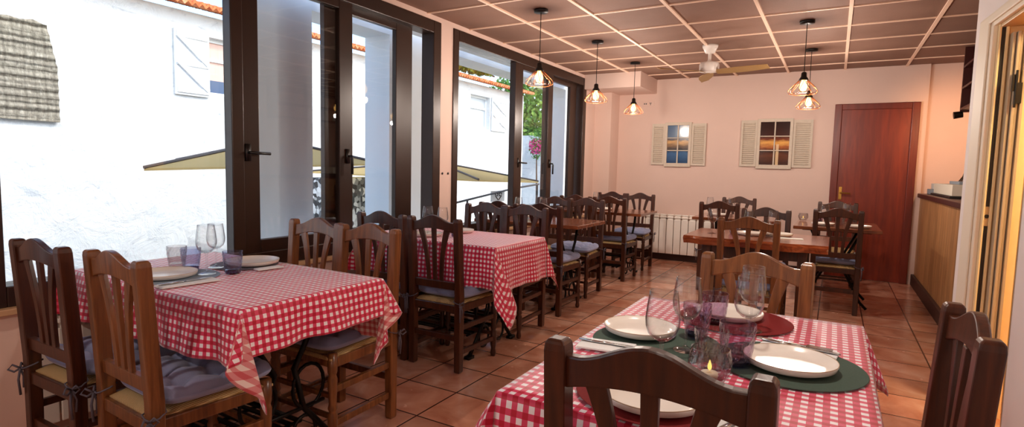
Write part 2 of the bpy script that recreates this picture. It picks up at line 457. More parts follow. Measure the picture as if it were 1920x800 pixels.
bm = bmesh.new(); tube(bm, [(.014, -.424, 1.04), (.014, -.431, 1.04)], .010); obj('door_catch', bm, M['dark'], part)
# the small lit room beyond the doorway
struct('wall_inner', boxm((3.85, 5.2, 3.85, 3.98, 0, CEIL), (3.95, 5.2, 1.0, 1.1, 0, CEIL)), plain('yellow_wall', '#f0d28a', .7))
o = obj('ceiling_lamp', boxm((4.2, 4.5, 2.6, 2.9, 2.44, 2.475)), M['warmlamp'], bevel=.01)
tag(o, 'square warm ceiling lamp in the small room beyond the doorway', 'ceiling lamp')

# bar -----------------------------------------------------------------------
b = thing('bar_counter', 'plank-fronted bar counter with dark red top at right back corner', 'bar counter', (3.82, 7.75, 0))
obj('front_panel', boxm((0, .06, -3.2, 0, .11, 1.0)), M['planks'], b)
obj('plinth', boxm((-.03, .06, -3.2, 0, 0, .12)), M['base_dark'], b, bevel=.004)
obj('counter_top', boxm((-.03, .50, -3.2, -.02, 1.0, 1.045)), M['darkred'], b, bevel=.006)
obj('side_panel', boxm((.06, .5, -.03, 0, 0, 1.0)), M['planks'], b)
BT = 1.047
def simple(name, bm, mat, label, cat, group=None, **k):
    return tag(obj(name, bm, mat, **k), label, cat, group)
simple('book', boxm((3.86, 4.06, 7.38, 7.60, BT, BT+.055)), M['greybox'], 'thick grey book lying at the far end of the bar counter', 'book', bevel=.003)
simple('magazine', boxm((3.89, 4.05, 7.40, 7.58, BT+.057, BT+.115)), plain('pale_card', '#cfd2cf', .6), 'pale boxed magazine on top of the grey book on the bar', 'magazine', bevel=.003)
simple('tray', boxm((3.86, 4.2, 6.2, 7.34, BT, BT+.018)), M['dark'], 'flat black tray under the cream box on the bar', 'tray', bevel=.003)
simple('cardboard_box', boxm((3.88, 4.15, 6.25, 7.3, BT+.02, BT+.12)), M['paper'], 'long low cream box on the bar counter', 'box', bevel=.004)
bm = boxm((3.95, 4.1, 6.4, 6.9, BT+.122, BT+.15)); simple('folder', bm, M['greybox'], 'dark grey folder lying on top of the cream box', 'folder', bevel=.003)
bm = bmesh.new()
for k in range(7):
    p0 = Vector((4.0+.01*k, 6.75-.03*k, BT+.15)); tube(bm, [p0, p0+Vector((.02, -.06, .05+.01*k)), p0+Vector((.02, -.12, .09+.015*k))], .006, 6)
simple('dried_branch', bm, M['bark'], 'small twisted brown twig ornament on top of the box on the bar', 'ornament')
# wall cabinet end over the bar
c = thing('bottle_rack', 'dark red hanging bottle rack above the bar, seen end on', 'bottle rack', (3.98, 6.9, 0))
obj('side_board', boxm((0, .22, -.03, 0, 1.86, 2.479)), M['darkred'], c)
obj('side_board', boxm((0, .22, -1.6, -1.57, 1.86, 2.479)), M['darkred'], c)
for z in (1.88, 2.08, 2.28): obj('shelf', boxm((.0, .22, -1.57, -.03, z, z+.02)), M['darkred'], c)
for z, y in ((1.902, -.25), (2.102, -.25), (2.102, -.4), (2.302, -.3), (1.902, -.42)):
    bm = bmesh.new(); lathe(bm, [(0, 0), (.035, 0), (.037, .02), (.037, .10), (.013, .13), (.013, .16), (0, .16)], 16, (4.1, 6.9+y, z))
    simple('bottle', bm, M['paper'], 'small bottle on the hanging rack above the bar', 'bottle', 'bottles on the hanging rack', smooth=True)
bm = bmesh.new(); tube(bm, [(3.93, 6.86, 1.83), (4.0, 6.86, 1.84)], [.035, .03], 12)
simple('spotlight', bm, M['blackmetal'], 'small black spotlight under the hanging bottle rack', 'spotlight')

sp_ = bpy.data.lights.new('bar_spot', 'SPOT'); sp_.energy = 30; sp_.color = (1, .52, .25); sp_.spot_size = math.radians(110); sp_.spot_blend = .8; sp_.shadow_soft_size = .03
so_ = bpy.data.objects.new('bar_spot', sp_); link(so_); so_.location = (4.05, 6.85, 1.82); so_.rotation_euler = Vector((.1, .9, -.15)).to_track_quat('-Z', 'Y').to_euler()
# ------------------------------------------------------------------ radiators
def radiator(loc, n, w, z0, z1, label, axis='x', deep=.08):
    r = thing('radiator', label, 'radiator', loc)
    for k in range(n):
        a = k*w
        bm = bmesh.new()
        def bb(u0, u1, v0, v1, zz0, zz1):
            if axis == 'x': box(bm, u0, u1, v0, v1, zz0, zz1)
            else: box(bm, -v1, -v0, u0, u1, zz0, zz1)
        bb(a+.004, a+w-.004, -deep, -deep+.012, z0, z1-.07)
        bb(a+.012, a+w-.012, -deep+.012, 0, z0+.02, z1-.02)
        bb(a+.004, a+w-.004, -deep, -.01, z1-.05, z1-.03)
        bb(a+.004, a+w-.004, -deep*.8, -.01, z1-.015, z1)
        obj('fin', bm, M['radiator'], r, bevel=.004)
    for a in (.5*w, (n-.5)*w):
        bm = bmesh.new(); q = (a, -deep*.5) if axis == 'x' else (deep*.5, a)
        tube(bm, [(q[0], q[1], 0), (q[0], q[1], z0+.05)], .011, 10); obj('pipe', bm, M['radiator'], r, smooth=True)
    return r
radiator((.62, WY-.03, 0), 11, .098, .10, .64, 'white ribbed radiator on the back wall below the picture windows')
radiator((.012, .98, 0), 12, .085, .08, .565, 'white ribbed radiator under the near window', 'y', .09)

# ------------------------------------------------------------------ chairs
def lean(bm, k=.06, z0=.47):
    for v in bm.verts:
        if v.co.z > z0: v.co.y -= (v.co.z-z0)*k
def subdivided_post(bm, x, zs, sx=.021, sy=.0225):
    rings = []
    for z, s in zs:
        rings.append([bm.verts.new((x+a*sx*s, b*sy*s, z)) for a, b in ((-1, -1), (1, -1), (1, 1), (-1, 1))])
    for A, B in zip(rings, rings[1:]):
        for k in range(4): bm.faces.new((A[k], A[(k+1) % 4], B[(k+1) % 4], B[k]))
    bm.faces.new(rings[0][::-1]); bm.faces.new(rings[-1])
def strip(bm, pts, t=.014, y=0):
    """pts: (x_left, x_right, z) rows -> extruded slab"""
    F = [[bm.verts.new((a, y-t/2, z)), bm.verts.new((b, y-t/2, z)), bm.verts.new((b, y+t/2, z)), bm.verts.new((a, y+t/2, z))] for a, b, z in pts]
    for A, B in zip(F, F[1:]):
        for k in range(4): bm.faces.new((A[k], A[(k+1) % 4], B[(k+1) % 4], B[k]))
    bm.faces.new(F[0][::-1]); bm.faces.new(F[-1])

def make_chair(mat):
    t = thing('dining_chair', '', 'chair')
    for s in (-1, 1):
        bm = bmesh.new()
        subdivided_post(bm, s*.174, [(0, .85), (.01, .95), (.25, 1), (.47, 1.03), (.7, 1), (.88, 1), (.905, 1), (.918, .93), (.926, .7)])
        lean(bm); obj('rear_post', bm, mat, t, bevel=.004)
    # crest rail
    bm = bmesh.new(); N = 25; rows = []
    def top(u):
        return .899+.043*(.5+.5*math.cos(PI*min(1, abs(u)/.90)))
    def bot(u):
        return .836+.026*(1-u*u)
    for k in range(N):
        u = -1+2*k/(N-1); x = u*.156; bow = -.012*(1-u*u)
        rows.append([bm.verts.new((x, bow+a, z)) for a, z in ((-.012, bot(u)), (.012, bot(u)), (.012, top(u)), (-.012, top(u)))])
    for A, B in zip(rows, rows[1:]):
        for k in range(4): bm.faces.new((A[k], A[(k+1) % 4], B[(k+1) % 4], B[k]))
    bm.faces.new(rows[0]); bm.faces.new(rows[-1][::-1])
    lean(bm); obj('crest_rail', bm, mat, t, bevel=.004)
    for s in (-1, 0, 1):
        bm = bmesh.new(); rows = []
        for k in range(13):
            f = k/12; z = .535+f*(.862-.535)
            if s == 0: c, w = 0, .026+.006*f*f
            else: c, w = s*(.048+.052*f**2.2), .026+.018*f**3
            rows.append((c-w/2, c+w/2, z))
        strip(bm, rows, .014, -.004); lean(bm); obj('slat', bm, mat, t, bevel=.002)
    bm = boxm((-.156, .156, -.012, .012, .497, .545)); lean(bm); obj('lower_rail', bm, mat, t, bevel=.003)
    # front legs, turned
    for s in (-1, 1):
        bm = bmesh.new()
        lathe(bm, [(0, 0), (.014, 0), (.019, .02), (.014, .05), (.019, .075), (.021, .13), (.021, .16), (.015, .175), (.021, .19), (.016, .21), (.019, .26), (.021, .32), (.016, .335), (.021, .35), (.021, .43), (0, .43)], 14, (s*.185, .375, 0))
        obj('front_leg', bm, mat, t, smooth=True)
    # seat rails
    bm = bmesh.new()
    beam(bm, (-.156, 0, .385), (.156, 0, .385), .03, .045); beam(bm, (-.17, .375, .395), (.17, .375, .395), .03, .05)
    for s in (-1, 1): beam(bm, (s*.174, .02, .39), (s*.185, .36, .39), .03, .045)
    obj('seat_frame', bm, mat, t, bevel=.004)
    bm = bmesh.new(); n = 10; grid = []
    for i in range(n+1):
        row = []
        for j in range(n+1):
            u, v = -1+2*i/n, j/n
            x = u*(.165+.035*v); y = .0+v*.395
            dome = min(1, 6*min(1-abs(u), v, 1-v)+.25)
            z = .412+.02*dome - .006*max(0, 1-3*abs(abs(u)-abs(2*v-1)))
            row.append(bm.verts.new((x, y, z)))
        grid.append(row)
    lo = [[bm.verts.new((v.co.x, v.co.y, .402)) for v in r] for r in grid]
    for i in range(n):
        for j in range(n):
            bm.faces.new((grid[i][j], grid[i+1][j], grid[i+1][j+1], grid[i][j+1])); bm.faces.new((lo[i][j], lo[i][j+1], lo[i+1][j+1], lo[i+1][j]))
    for k in range(n):
        for (A, B, C, D) in ((grid[k][0], grid[k+1][0], lo[k+1][0], lo[k][0]), (grid[k][n], grid[k+1][n], lo[k+1][n], lo[k][n]), (grid[0][k], grid[0][k+1], lo[0][k+1], lo[0][k]), (grid[n][k], grid[n][k+1], lo[n][k+1], lo[n][k])):
            bm.faces.new((A, B, C, D))
    obj('seat', bm, M['rush'], t, smooth=True)
    for p0, p1, w, h in (((-.156, 0, .205), (.156, 0, .205), .022, .034), ((-.17, .375, .15), (.17, .375, .15), .02, .02), ((-.17, .375, .24), (.17, .375, .24), .02, .02)):
        bm = bmesh.new(); beam(bm, p0, p1, w, h); obj('stretcher', bm, mat, t, bevel=.003)
    for s in (-1, 1):
        for z in (.12, .27):
            bm = bmesh.new(); beam(bm, (s*.174, .015, z), (s*.185, .362, z), .02, .03); obj('stretcher', bm, mat, t, bevel=.003)
    return t

def make_cushion():
    c = thing('seat_cushion', '', 'cushion')
    n = 36; bm = bmesh.new(); tufts = [(a, b) for a in (-.6, 0, .6) for b in (-.6, 0, .6)]
    up, dn = [], []
    for i in range(n+1):
        ru, rd = [], []
        for j in range(n+1):
            u, v = -1+2*i/n, -1+2*j/n
            e = max(0, (1-u**6))*max(0, (1-v**6)); th = .040*e**.5
            dmin = min(math.hypot(u-a, v-b) for a, b in tufts)
            pit = math.exp(-(dmin/.16)**2)
            crease = max(math.exp(-((abs(u)-.6)/.05)**2), math.exp(-(u/.05)**2), math.exp(-((abs(v)-.6)/.05)**2), math.exp(-(v/.05)**2))
            k = 1-.85*pit-.28*crease
            sx = .185*(1-.06*(1-abs(v))*abs(u)**4)
            x, y = u*(.190+.022*(v+1)/2)*(1+.02*(1-v*v)*0), .020+(v+1)/2*.395
            r = 1-.05*(u*u*v*v)**2*2
            x *= r; y = .2175+(y-.2175)*r
            ru.append(bm.verts.new((x, y, .041+th*k))); rd.append(bm.verts.new((x, y, .041-th*.98)))
        up.append(ru); dn.append(rd)
    for i in range(n):
        for j in range(n):
            bm.faces.new((up[i][j], up[i+1][j], up[i+1][j+1], up[i][j+1])); bm.faces.new((dn[i][j], dn[i][j+1], dn[i+1][j+1], dn[i+1][j]))
    for k in range(n):
        for (A, B, C, D) in ((up[k][0], dn[k][0], dn[k+1][0], up[k+1][0]), (up[k][n], up[k+1][n], dn[k+1][n], dn[k][n]), (up[0][k], up[0][k+1], dn[0][k+1], dn[0][k]), (up[n][k], dn[n][k], dn[n][k+1], up[n][k+1])):
            bm.faces.new((A, B, C, D))
    obj('pad', bm, M['cushion'], c, smooth=True)
    for s in (-1, 1):
        bm = bmesh.new()
        loop = [(s*.165, .03, .02), (s*.148, .0, .015), (s*.150, -.028, .008), (s*.174, -.030, .0), (s*.200, -.026, -.004), (s*.203, .0, 0), (s*.19, .026, .01), (s*.168, .03, .02)]
        tube(bm, loop, .003, 6)
        k = (s*.201, -.029, -.004)
        for a in (-1, 1):
            tube(bm, [k, (k[0]+s*.012, k[1]-.006+.014*a, .012), (k[0]+s*.016, k[1]-.006+.026*a, -.004), (k[0]+s*.008, k[1]-.004+.012*a, -.016), k], .004, 6)
        tube(bm, [k, (k[0]+s*.004, k[1]-.006, -.05), (k[0]+s*.002, k[1]-.002, -.11)], .0045, 6)
        tube(bm, [k, (k[0]+s*.008, k[1]+.012, -.04), (k[0]+s*.004, k[1]+.010, -.085)], .004, 6)
        obj('tie', bm, M['string'], c, smooth=True)
    return c

CH = {'n': make_chair(M['chair']), 'r': make_chair(M['chair_red'])}
used = set(); CU = None
SEATZ = .425
def chair(x, y, rz, label, cushion=None, kind='n', tilt=0, grp='dining chairs around the tables'):
    global CU
    root = CH[kind]
    a = math.radians(rz)
    if kind not in used:
        used.add(kind); o = root; o.location = (x, y, 0); o.rotation_euler = (0, 0, a); o['label'] = label; o['group'] = grp
    else:
        o = dup(root, (x, y, 0), a, label, grp)
    if cushion:
        loc = (x-math.sin(a)*.0, y, SEATZ)
        if CU is None:
            CU = make_cushion(); CU.location = loc; CU.rotation_euler = (0, 0, a); CU['label'] = cushion; CU['group'] = 'blue-grey tufted seat cushions'
        else: dup(CU, loc, a, cushion, 'blue-grey tufted seat cushions')
    return o

chair(.50, .90, 1, 'brown ladder chair at far left, backed toward viewer, in front of the near window', 'blue-grey tufted cushion on the leftmost chair')
chair(.985, .925, -3, 'brown chair, back to viewer, on the aisle side of the near left table', 'large tufted cushion in full view beside the near left cloth', 'r')
chair(.585, 2.02, 180, 'chair on the window side behind the near left gingham table, facing viewer', 'cushion on the window-side chair behind the near left table', 'r')
chair(.985, 2.00, 180, 'chair on the aisle side behind the near left gingham table, facing viewer', 'dark shaded cushion half under the hanging corner of the near left cloth', 'r')
chair(.50, 2.66, 0, 'chair on the window side in front of the middle gingham table, back to viewer', 'cushion on the window-side chair in front of the middle gingham table')
chair(.915, 2.665, 0, 'full dark chair on the aisle side in front of the middle gingham table', 'flat blue cushion on the full dark chair before the middle gingham table')
chair(.50, 3.83, 180, 'window-side chair behind the middle gingham table, facing viewer')
chair(.875, 3.83, 180, 'aisle-side chair behind the middle gingham table, facing viewer', 'cushion under the far edge of the middle gingham table')
chair(.46, 4.15, 0, 'window-side chair before the bare wooden third table on the left')
chair(.865, 4.165, 0, 'aisle-side chair before the bare wooden third table on the left', 'blue cushion on the chair just past the middle gingham table')
chair(.44, 5.26, 180, 'window-side chair behind the bare third table, facing viewer')
chair(.79, 5.28, 180, 'aisle-side chair behind the bare third table, facing viewer', 'blue cushion on the aisle chair behind the bare third table')
chair(.44, 5.86, 0, 'window-side chair before the last left table by the radiator')
chair(.83, 5.90, 0, 'aisle-side chair before the last left table by the radiator', 'blue cushion on the chair before the last left table')
chair(.42, 7.06, 180, 'window-side chair behind the last left table near the corner pier')
chair(.80, 7.06, 180, 'chair behind the last left table beside the back radiator', 'dark cushion on the chair beside the back radiator')
# right hand side
chair(2.725, .94, -.5, 'nearest chair at the bottom, dark back seen over the near right table')
chair(3.224, 1.552, 91, 'chair at the right end of the near right table by the white doorway')
chair(2.735, 2.185, 172, 'orange-brown chair at the far end of the near right gingham table', None, 'r')
chair(2.49, 4.05, 1, 'orange-brown chair before the live-edge wooden table, back to viewer', 'cushion on the chair before the live-edge table', 'r')
chair(2.48, 5.20, 180, 'chair behind the live-edge table, facing viewer', 'cushion on the chair behind the live-edge table')
chair(1.975, 5.97, 0, 'dark chair before the back wall table, seen past the left end of the live-edge table', 'cushion on the dark chair before the back wall table')
chair(1.98, 7.24, 180, 'chair behind the back wall table, under the second picture window')
chair(3.02, 5.70, -1, 'dark chair before the small table next to the door', 'grey cushion on the dark chair next to the door')
chair(3.02, 7.18, 180, 'chair behind the small table next to the brown door')

# ------------------------------------------------------------------ tables
def scroll_base(w, h, parent, x0, x1, yc):
    """treadle-style iron base: two openwork end frames and a tie bar"""
    for x in (x0, x1):
        bm = bmesh.new()
        hw = w*.40
        for s in (-1, 1):
            tube(bm, [(x, yc+s*hw*.75, h), (x, yc+s*hw*.55, h*.78), (x, yc+s*hw*.18, h*.55), (x, yc+s*hw*.35, h*.3), (x, yc+s*hw*.8, h*.1), (x, yc+s*hw, .012)], .013, 8)
            tube(bm, [(x, yc+s*hw*(.45+.3*math.cos(a)), h*.42+h*.13*math.sin(a)) for a in [i*2*PI/18 for i in range(18)]], .008, 6, True)
            tube(bm, [(x, yc+s*hw*(.36+.22*math.cos(a)), h*.15+h*.1*math.sin(a)) for a in [i*2*PI/16 for i in range(16)]], .008, 6, True)
            box(bm, x-.02, x+.02, yc+s*hw-.03, yc+s*hw+.03, 0, .02)
        box(bm, x-.015, x+.015, yc-hw, yc+hw, h-.02, h)
        tube(bm, [(x, yc-hw*.75, h*.3), (x, yc+hw*.75, h*.3)], .009, 8)
        obj('leg', bm, M['iron'], parent, smooth=True)
    bm = bmesh.new(); tube(bm, [(x0, yc, h*.3), (x1, yc, h*.3)], .011, 8); obj('stretcher', bm, M['iron'], parent, smooth=True)
    bm = bmesh.new()
    for k in range(7): box(bm, x0+.08, x1-.08, yc-.14+.045*k, yc-.12+.045*k, .11, .12)
    for x in (x0+.1, x1-.1, (x0+x1)/2): tube(bm, [(x, yc-.15, .105), (x, yc+.16, .105)], .008, 6)
    obj('treadle', bm, M['iron'], parent)

def table(x0, x1, y0, y1, top, label, mat=M['tabletop'], th=.03, grp='tables'):
    t = thing('dining_table', label, 'table', ((x0+x1)/2, (y0+y1)/2, 0), 0, grp)
    hx, hy = (x1-x0)/2, (y1-y0)/2
    obj('tabletop', boxm((-hx, hx, -hy, hy, top-th, top)), mat, t, bevel=.004)
    if hy > hx:
        sub = bpy.data.objects.new('base', None)
        # base turned for the long direction
        for y in (-hy+.2, hy-.2):
            bm = bmesh.new(); hw = hx*.8; h = top-th
            for s in (-1, 1):
                tube(bm, [(s*hw*.75, y, h), (s*hw*.2, y, h*.55), (s*hw*.8, y, h*.1), (s*hw, y, .012)], .013, 8)
            box(bm, -hw, hw, y-.015, y+.015, h-.02, h)
            obj('leg', bm, M['iron'], t, smooth=True)
        bpy.data.objects.remove(sub)
    else:
        scroll_base(2*hy, top-th, t, -hx+.22, hx-.22, 0)
    return t

def cloth(label, x0, x1, y0, y1, top, d, corners, wave=.006, seed=0, grp=None):
    """d: overhang per side (+x, -y, -x, +y); corners: dict key-> list of (theta, (nA, nB, down), L)"""
    rnd = random.Random(seed)
    bm = bmesh.new(); uvl = bm.loops.layers.uv.new('UVMap'); UV = {}
    def V(p, uv):
        v = bm.verts.new(p); UV[v] = uv; return v
    cx, cy = (x0+x1)/2, (y0+y1)/2
    T = top+.0025
    def sheet(rows):
        for A, B in zip(rows, rows[1:]):
            for k in range(len(A)-1):
                q = [A[k], A[k+1], B[k+1], B[k]]
                q = [v for n_, v in enumerate(q) if v not in q[:n_]]
                if len(q) > 2: bm.faces.new(q)
    nx, ny = 40, 26
    sheet([[V((x0+(x1-x0)*i/nx, y0+(y1-y0)*j/ny, T), (x0+(x1-x0)*i/nx, y0+(y1-y0)*j/ny)) for j in range(ny+1)] for i in range(nx+1)])
    # sides: start point, direction along, outward normal, length
    sides = [((x1, y0), (0, 1), (1, 0), y1-y0, d[0]), ((x0, y0), (1, 0), (0, -1), x1-x0, d[1]), ((x0, y1), (0, -1), (-1, 0), y1-y0, d[2]), ((x1, y1), (-1, 0), (0, 1), x1-x0, d[3])]
    NT = 14
    ph = [rnd.uniform(0, 6) for _ in range(8)]
    for si, (p, a, n, L, dd) in enumerate(sides):
        rows = []; NS = 48
        for k in range(NS+1):
            s = L*k/NS; row = []
            edge = min(1, min(s, L-s)/.12)
            for q in range(NT+1):
                t = q/NT
                w = edge*t*wave*2*(math.sin(s*17+ph[si])+.6*math.sin(s*31+ph[si+4]))
                o = .006*min(1, t*6)+.018*t+w
                z = T-.006*(1-math.exp(-t*20))-dd*t+abs(w)*.1
                row.append(V((p[0]+a[0]*s+n[0]*o, p[1]+a[1]*s+n[1]*o, z), (p[0]+a[0]*s+n[0]*dd*t, p[1]+a[1]*s+n[1]*dd*t)))
            rows.append(row)
        sheet(rows)
    # corners: key (ix,iy): A = x-normal side, B = y-normal side
    for (ix, iy), (tip, keys) in corners.items():
        px, py = (x1 if ix > 0 else x0), (y1 if iy > 0 else y0)
        nA, nB = Vector((ix, 0, 0)), Vector((0, iy, 0)); dn = Vector((0, 0, -1))
        dA = d[0] if ix > 0 else d[2]; dB = d[3] if iy > 0 else d[1]
        def Dk(th):
            ks = keys
            for (t0, v0), (t1, v1) in zip(ks, ks[1:]):
                if th <= t1+1e-9:
                    f = (th-t0)/(t1-t0); f = f*f*(3-2*f)*.6+f*.4
                    v = [v0[i]*(1-f)+v1[i]*f for i in range(3)]
                    break
            D = nA*v[0]+nB*v[1]+dn*v[2]
            return D.normalized()
        rows = []; NA = 36
        for k in range(NA+1):
            th = 90*k/NA; c, s = math.cos(math.radians(th)), math.sin(math.radians(th))
            # theta 0 continues side A hang, 90 side B
            r0 = min(dA/max(c, 1e-6), dB/max(s, 1e-6))
            corner_r = math.hypot(dA, dB)
            td = math.degrees(math.atan2(dB, dA)); w45 = math.exp(-((th-td)/(14 if th < td else 24))**2)
            Lr = r0*(1+(tip/corner_r-1)*w45)
            D = Dk(th); row = []
            for q in range(NT+1):
                t = q/NT; r = Lr*t
                o = .006*min(1, t*6)
                P_ = Vector((px, py, T-.006*(1-math.exp(-t*20))))+D*r+nA*o*c+nB*o*s
                rr = r0*t
                row.append(V(P_, (px+ix*rr*c, py+iy*rr*s)))
            rows.append(row)
        sheet(rows)
    bmesh.ops.remove_doubles(bm, verts=bm.verts[:], dist=.0004)
    for f in bm.faces:
        for lp in f.loops:
            if lp.vert in UV: lp[uvl].uv = UV[lp.vert]
    me = bpy.data.meshes.new('tablecloth')
    # the printed side is the side where the cloth coordinates run counter-clockwise
    flip = []
    for f in bm.faces:
        q = [UV[v] for v in f.verts]
        if sum(q[k][0]*q[(k+1) % len(q)][1]-q[(k+1) % len(q)][0]*q[k][1] for k in range(len(q))) < 0: flip.append(f)
    bmesh.ops.reverse_faces(bm, faces=flip)
    bm.normal_update()
    bm.to_mesh(me); bm.free()
    me.materials.append(M['gingham']); me.materials.append(M['gingham_back'])
    for p in me.polygons: p.use_smooth = True
    o = bpy.data.objects.new('tablecloth', me); link(o)
    md = o.modifiers.new('thick', 'SOLIDIFY'); md.thickness = .0016; md.offset = -1; md.material_offset = 1; md.material_offset_rim = 0
    return tag(o, label, 'tablecloth', 'red and white gingham tablecloths')

loopc = lambda a=.42, w=.16: [(0, (.10, 0, 1)), (20, (a*.75+w, a*.55, 1)), (45, (a*.8, a*.8, 1)), (70, (a*.55, a*.75+w, 1)), (90, (0, .10, 1))]
TOP = .745
# near left table
table(.12, 1.325, 1.105, 1.765, TOP, 'near left table under a gingham cloth, iron scroll base')
cloth('gingham cloth on the near left table with turned-up pink corners', .12, 1.325, 1.105, 1.765, TOP, (.15, .185, .15, .27), {
    (1, -1): (.37, [(0, (.10, 0, 1)), (18, (.24, .20, 1)), (31, (.22, .52, 1)), (45, (.16, -.16, 1)), (60, (.0, -.20, 1)), (75, (-.04, -.05, 1)), (90, (0, .10, 1))]),
    (1, 1): (.37, [(0, (.10, 0, 1)), (18, (.24, .20, 1)), (30, (.22, .50, 1)), (45, (.14, -.14, 1)), (60, (-.02, -.16, 1)), (75, (-.04, -.04, 1)), (90, (0, .10, 1))]),
    (-1, -1): (.24, loopc()), (-1, 1): (.24, loopc())}, seed=1)
# middle left table
table(.12, 1.225, 2.835, 3.50, TOP, 'middle left table under a gingham cloth')
cloth('gingham cloth on the middle left table with one long pointed corner', .12, 1.225, 2.835, 3.50, TOP, (.275, .25, .15, .25), {
    (1, -1): (.49, [(0, (.09, 0, 1)), (15, (.20, -.18, 1)), (31, (.28, -.30, 1)), (46, (.26, .10, 1)), (62, (.14, .22, 1)), (78, (.05, .12, 1)), (90, (0, .09, 1))]),
    (1, 1): (.40, [(0, (.09, 0, 1)), (20, (.20, .22, 1)), (45, (.18, .26, 1)), (68, (.05, .20, 1)), (90, (0, .09, 1))]),
    (-1, -1): (.30, loopc()), (-1, 1): (.30, loopc())}, seed=2)
# near right table
table(2.362, 3.082, 1.01, 2.11, TOP, 'near right table under a gingham cloth, fully laid')
cloth('gingham cloth on the near right table at the bottom of the photo', 2.362, 3.082, 1.01, 2.11, TOP, (.17, .24, .22, .2), {
    (1, -1): (.33, loopc()), (1, 1): (.26, [(0, (.10, 0, 1)), (20, (.24, .14, 1)), (45, (.38, .30, 1)), (70, (.2, .24, 1)), (90, (0, .10, 1))]),
    (-1, -1): (.34, loopc()), (-1, 1): (.30, loopc())}, seed=3)
table(.10, 1.14, 4.28, 4.93, .755, 'bare wooden third table on the left, glossy top')
table(.10, 1.165, 5.95, 6.60, .755, 'bare wooden last table on the left by the back radiator')
table(1.68, 2.5, 6.08, 6.78, .755, 'dark wooden table against the back wall below the second picture window')
table(2.665, 3.36, 5.76, 6.62, .755, 'small dark wooden table next to the brown door')
# live edge table
t = thing('dining_table', 'thick live-edge wooden table in the right middle of the room', 'table', (2.49, 4.58, 0), 0, 'tables')
bm = bmesh.new(); N = 40; rows = []
rnd = random.Random(3); ph = [rnd.uniform(0, 6) for _ in range(6)]
for k in range(N+1):
    u = -1+2*k/N; x = u*.475
    wob = lambda p: .012*math.sin(x*14+p)+.007*math.sin(x*33+p*2)
    y0, y1 = -.355+wob(ph[0]), .33+wob(ph[1])
    rows.append([bm.verts.new((x, y0+.012, .757)), bm.verts.new((x, y0-.004+.004*math.sin(x*40), .74)), bm.verts.new((x, y0+.012+wob(ph[2])*.6, .70)), bm.verts.new((x, y1-.02, .70)), bm.verts.new((x, y1+.004, .725)), bm.verts.new((x, y1-.008, .757))])
for A, B in zip(rows, rows[1:]):
    for k in range(6): bm.faces.new((A[k], A[(k+1) % 6], B[(k+1) % 6], B[k]))
bm.faces.new(rows[0][::-1]); bm.faces.new(rows[-1])
obj('tabletop', bm, M['live'], t)
for sx in (-.32, .32):
    for sy in (-.22, .22): obj('leg', boxm((sx-.03, sx+.03, sy-.03, sy+.03, 0, .70)), M['chair'], t, bevel=.004)
for ay in (-.22, .22): obj('apron', boxm((-.29, .29, ay-.015, ay+.015, .62, .70)), M['chair'], t)

# ------------------------------------------------------------------ tableware
CT = TOP+.004      # cloth surface
MT = CT+.0035
WT = .757
def mat_disc(x, y, z, r, mat, label, color):
    bm = bmesh.new(); lathe(bm, [(0, 0), (r, 0), (r+.001, .001), (r, .002), (0, .002)], 64)
    return tag(obj('placemat', bm, mat, loc=(x, y, z)), label, 'placemat', 'round felt placemats')
mat_disc(2.560, 1.555, CT, .178, M['matgreen'], 'dark green round placemat at the left side of the near right table', 0)
mat_disc(2.895, 1.555, CT+.0022, .178, M['matgreen'], 'dark green round placemat at the right side of the near right table', 0)
mat_disc(2.665, 1.185, CT+.0044, .175, M['matred'], 'red round placemat at the near end of the near right table', 0)
mat_disc(2.715, 1.925, CT+.0044, .175, M['matred'], 'red round placemat at the far end of the near right table', 0)
mat_disc(.62, 1.285, CT, .165, M['matblue'], 'blue-grey round placemat nearer the viewer on the near left table', 0)
mat_disc(.60, 1.615, CT+.0022, .145, plain('felt_grey', '#6f6a72', .85), 'dark grey round placemat at the back of the near left table', 0)

plates = {}
def plate(x, y, z, r, label):
    if 'p' not in plates:
        p = thing('dinner_plate', label, 'plate')
        bm = bmesh.new(); R = .115
        prof = [(0, .004), (R*.70, .004), (R*.80, .006), (R*.93, .014), (R*.985, .021), (R, .0215), (R*1.005, .019), (R*.97, .008), (R*.80, 0), (0, 0)]
        lathe(bm, prof, 72); obj('dish', bm, M['plate'], p, smooth=True)
        bm = bmesh.new(); tube(bm, [(R*.995*math.cos(a), R*.995*math.sin(a), .0213) for a in [i*2*PI/72 for i in range(72)]], .0011, 6, True)
        obj('rim', bm, M['rim'], p, smooth=True)
        plates['p'] = p; o = p; o.location = (x, y, z)
    else: o = dup(plates['p'], (x, y, z))
    o.scale = (r/.115,)*2+(1,); o['label'] = label; o['group'] = 'cream stoneware plates'
    return o
PZ = CT+.0066
plate(2.498, 1.602, PZ, .105, 'cream plate on the left green placemat of the near right table')
plate(2.902, 1.535, PZ, .108, 'cream plate on the right green placemat, clear of glasses')
plate(2.668, 1.140, PZ, .112, 'cream plate on the near red placemat behind the nearest chair back')
plate(2.695, 1.95, PZ, .105, 'cream plate on the far red placemat behind the wine glasses')
plate(.600, 1.255, CT+.0025, .118, 'white plate at the front of the near left table')
plate(.620, 1.640, CT+.0045, .118, 'white plate at the back of the near left table')
plate(.55, 3.02, CT, .11, 'plate at the front of the middle left table')
plate(.60, 3.34, CT, .11, 'plate at the back of the middle left table')
plate(2.44, 4.62, WT, .105, 'pale plate at left of the setting on the live-edge table')
plate(2.62, 4.70, WT, .105, 'pale plate at right of the setting on the live-edge table')
plate(2.90, 6.02, WT, .10, 'plate at left on the small table next to the door')
plate(3.19, 5.96, WT, .10, 'plate at right on the small table next to the door')
plate(.55, 4.70, WT, .10, 'plate on the bare third table on the left')
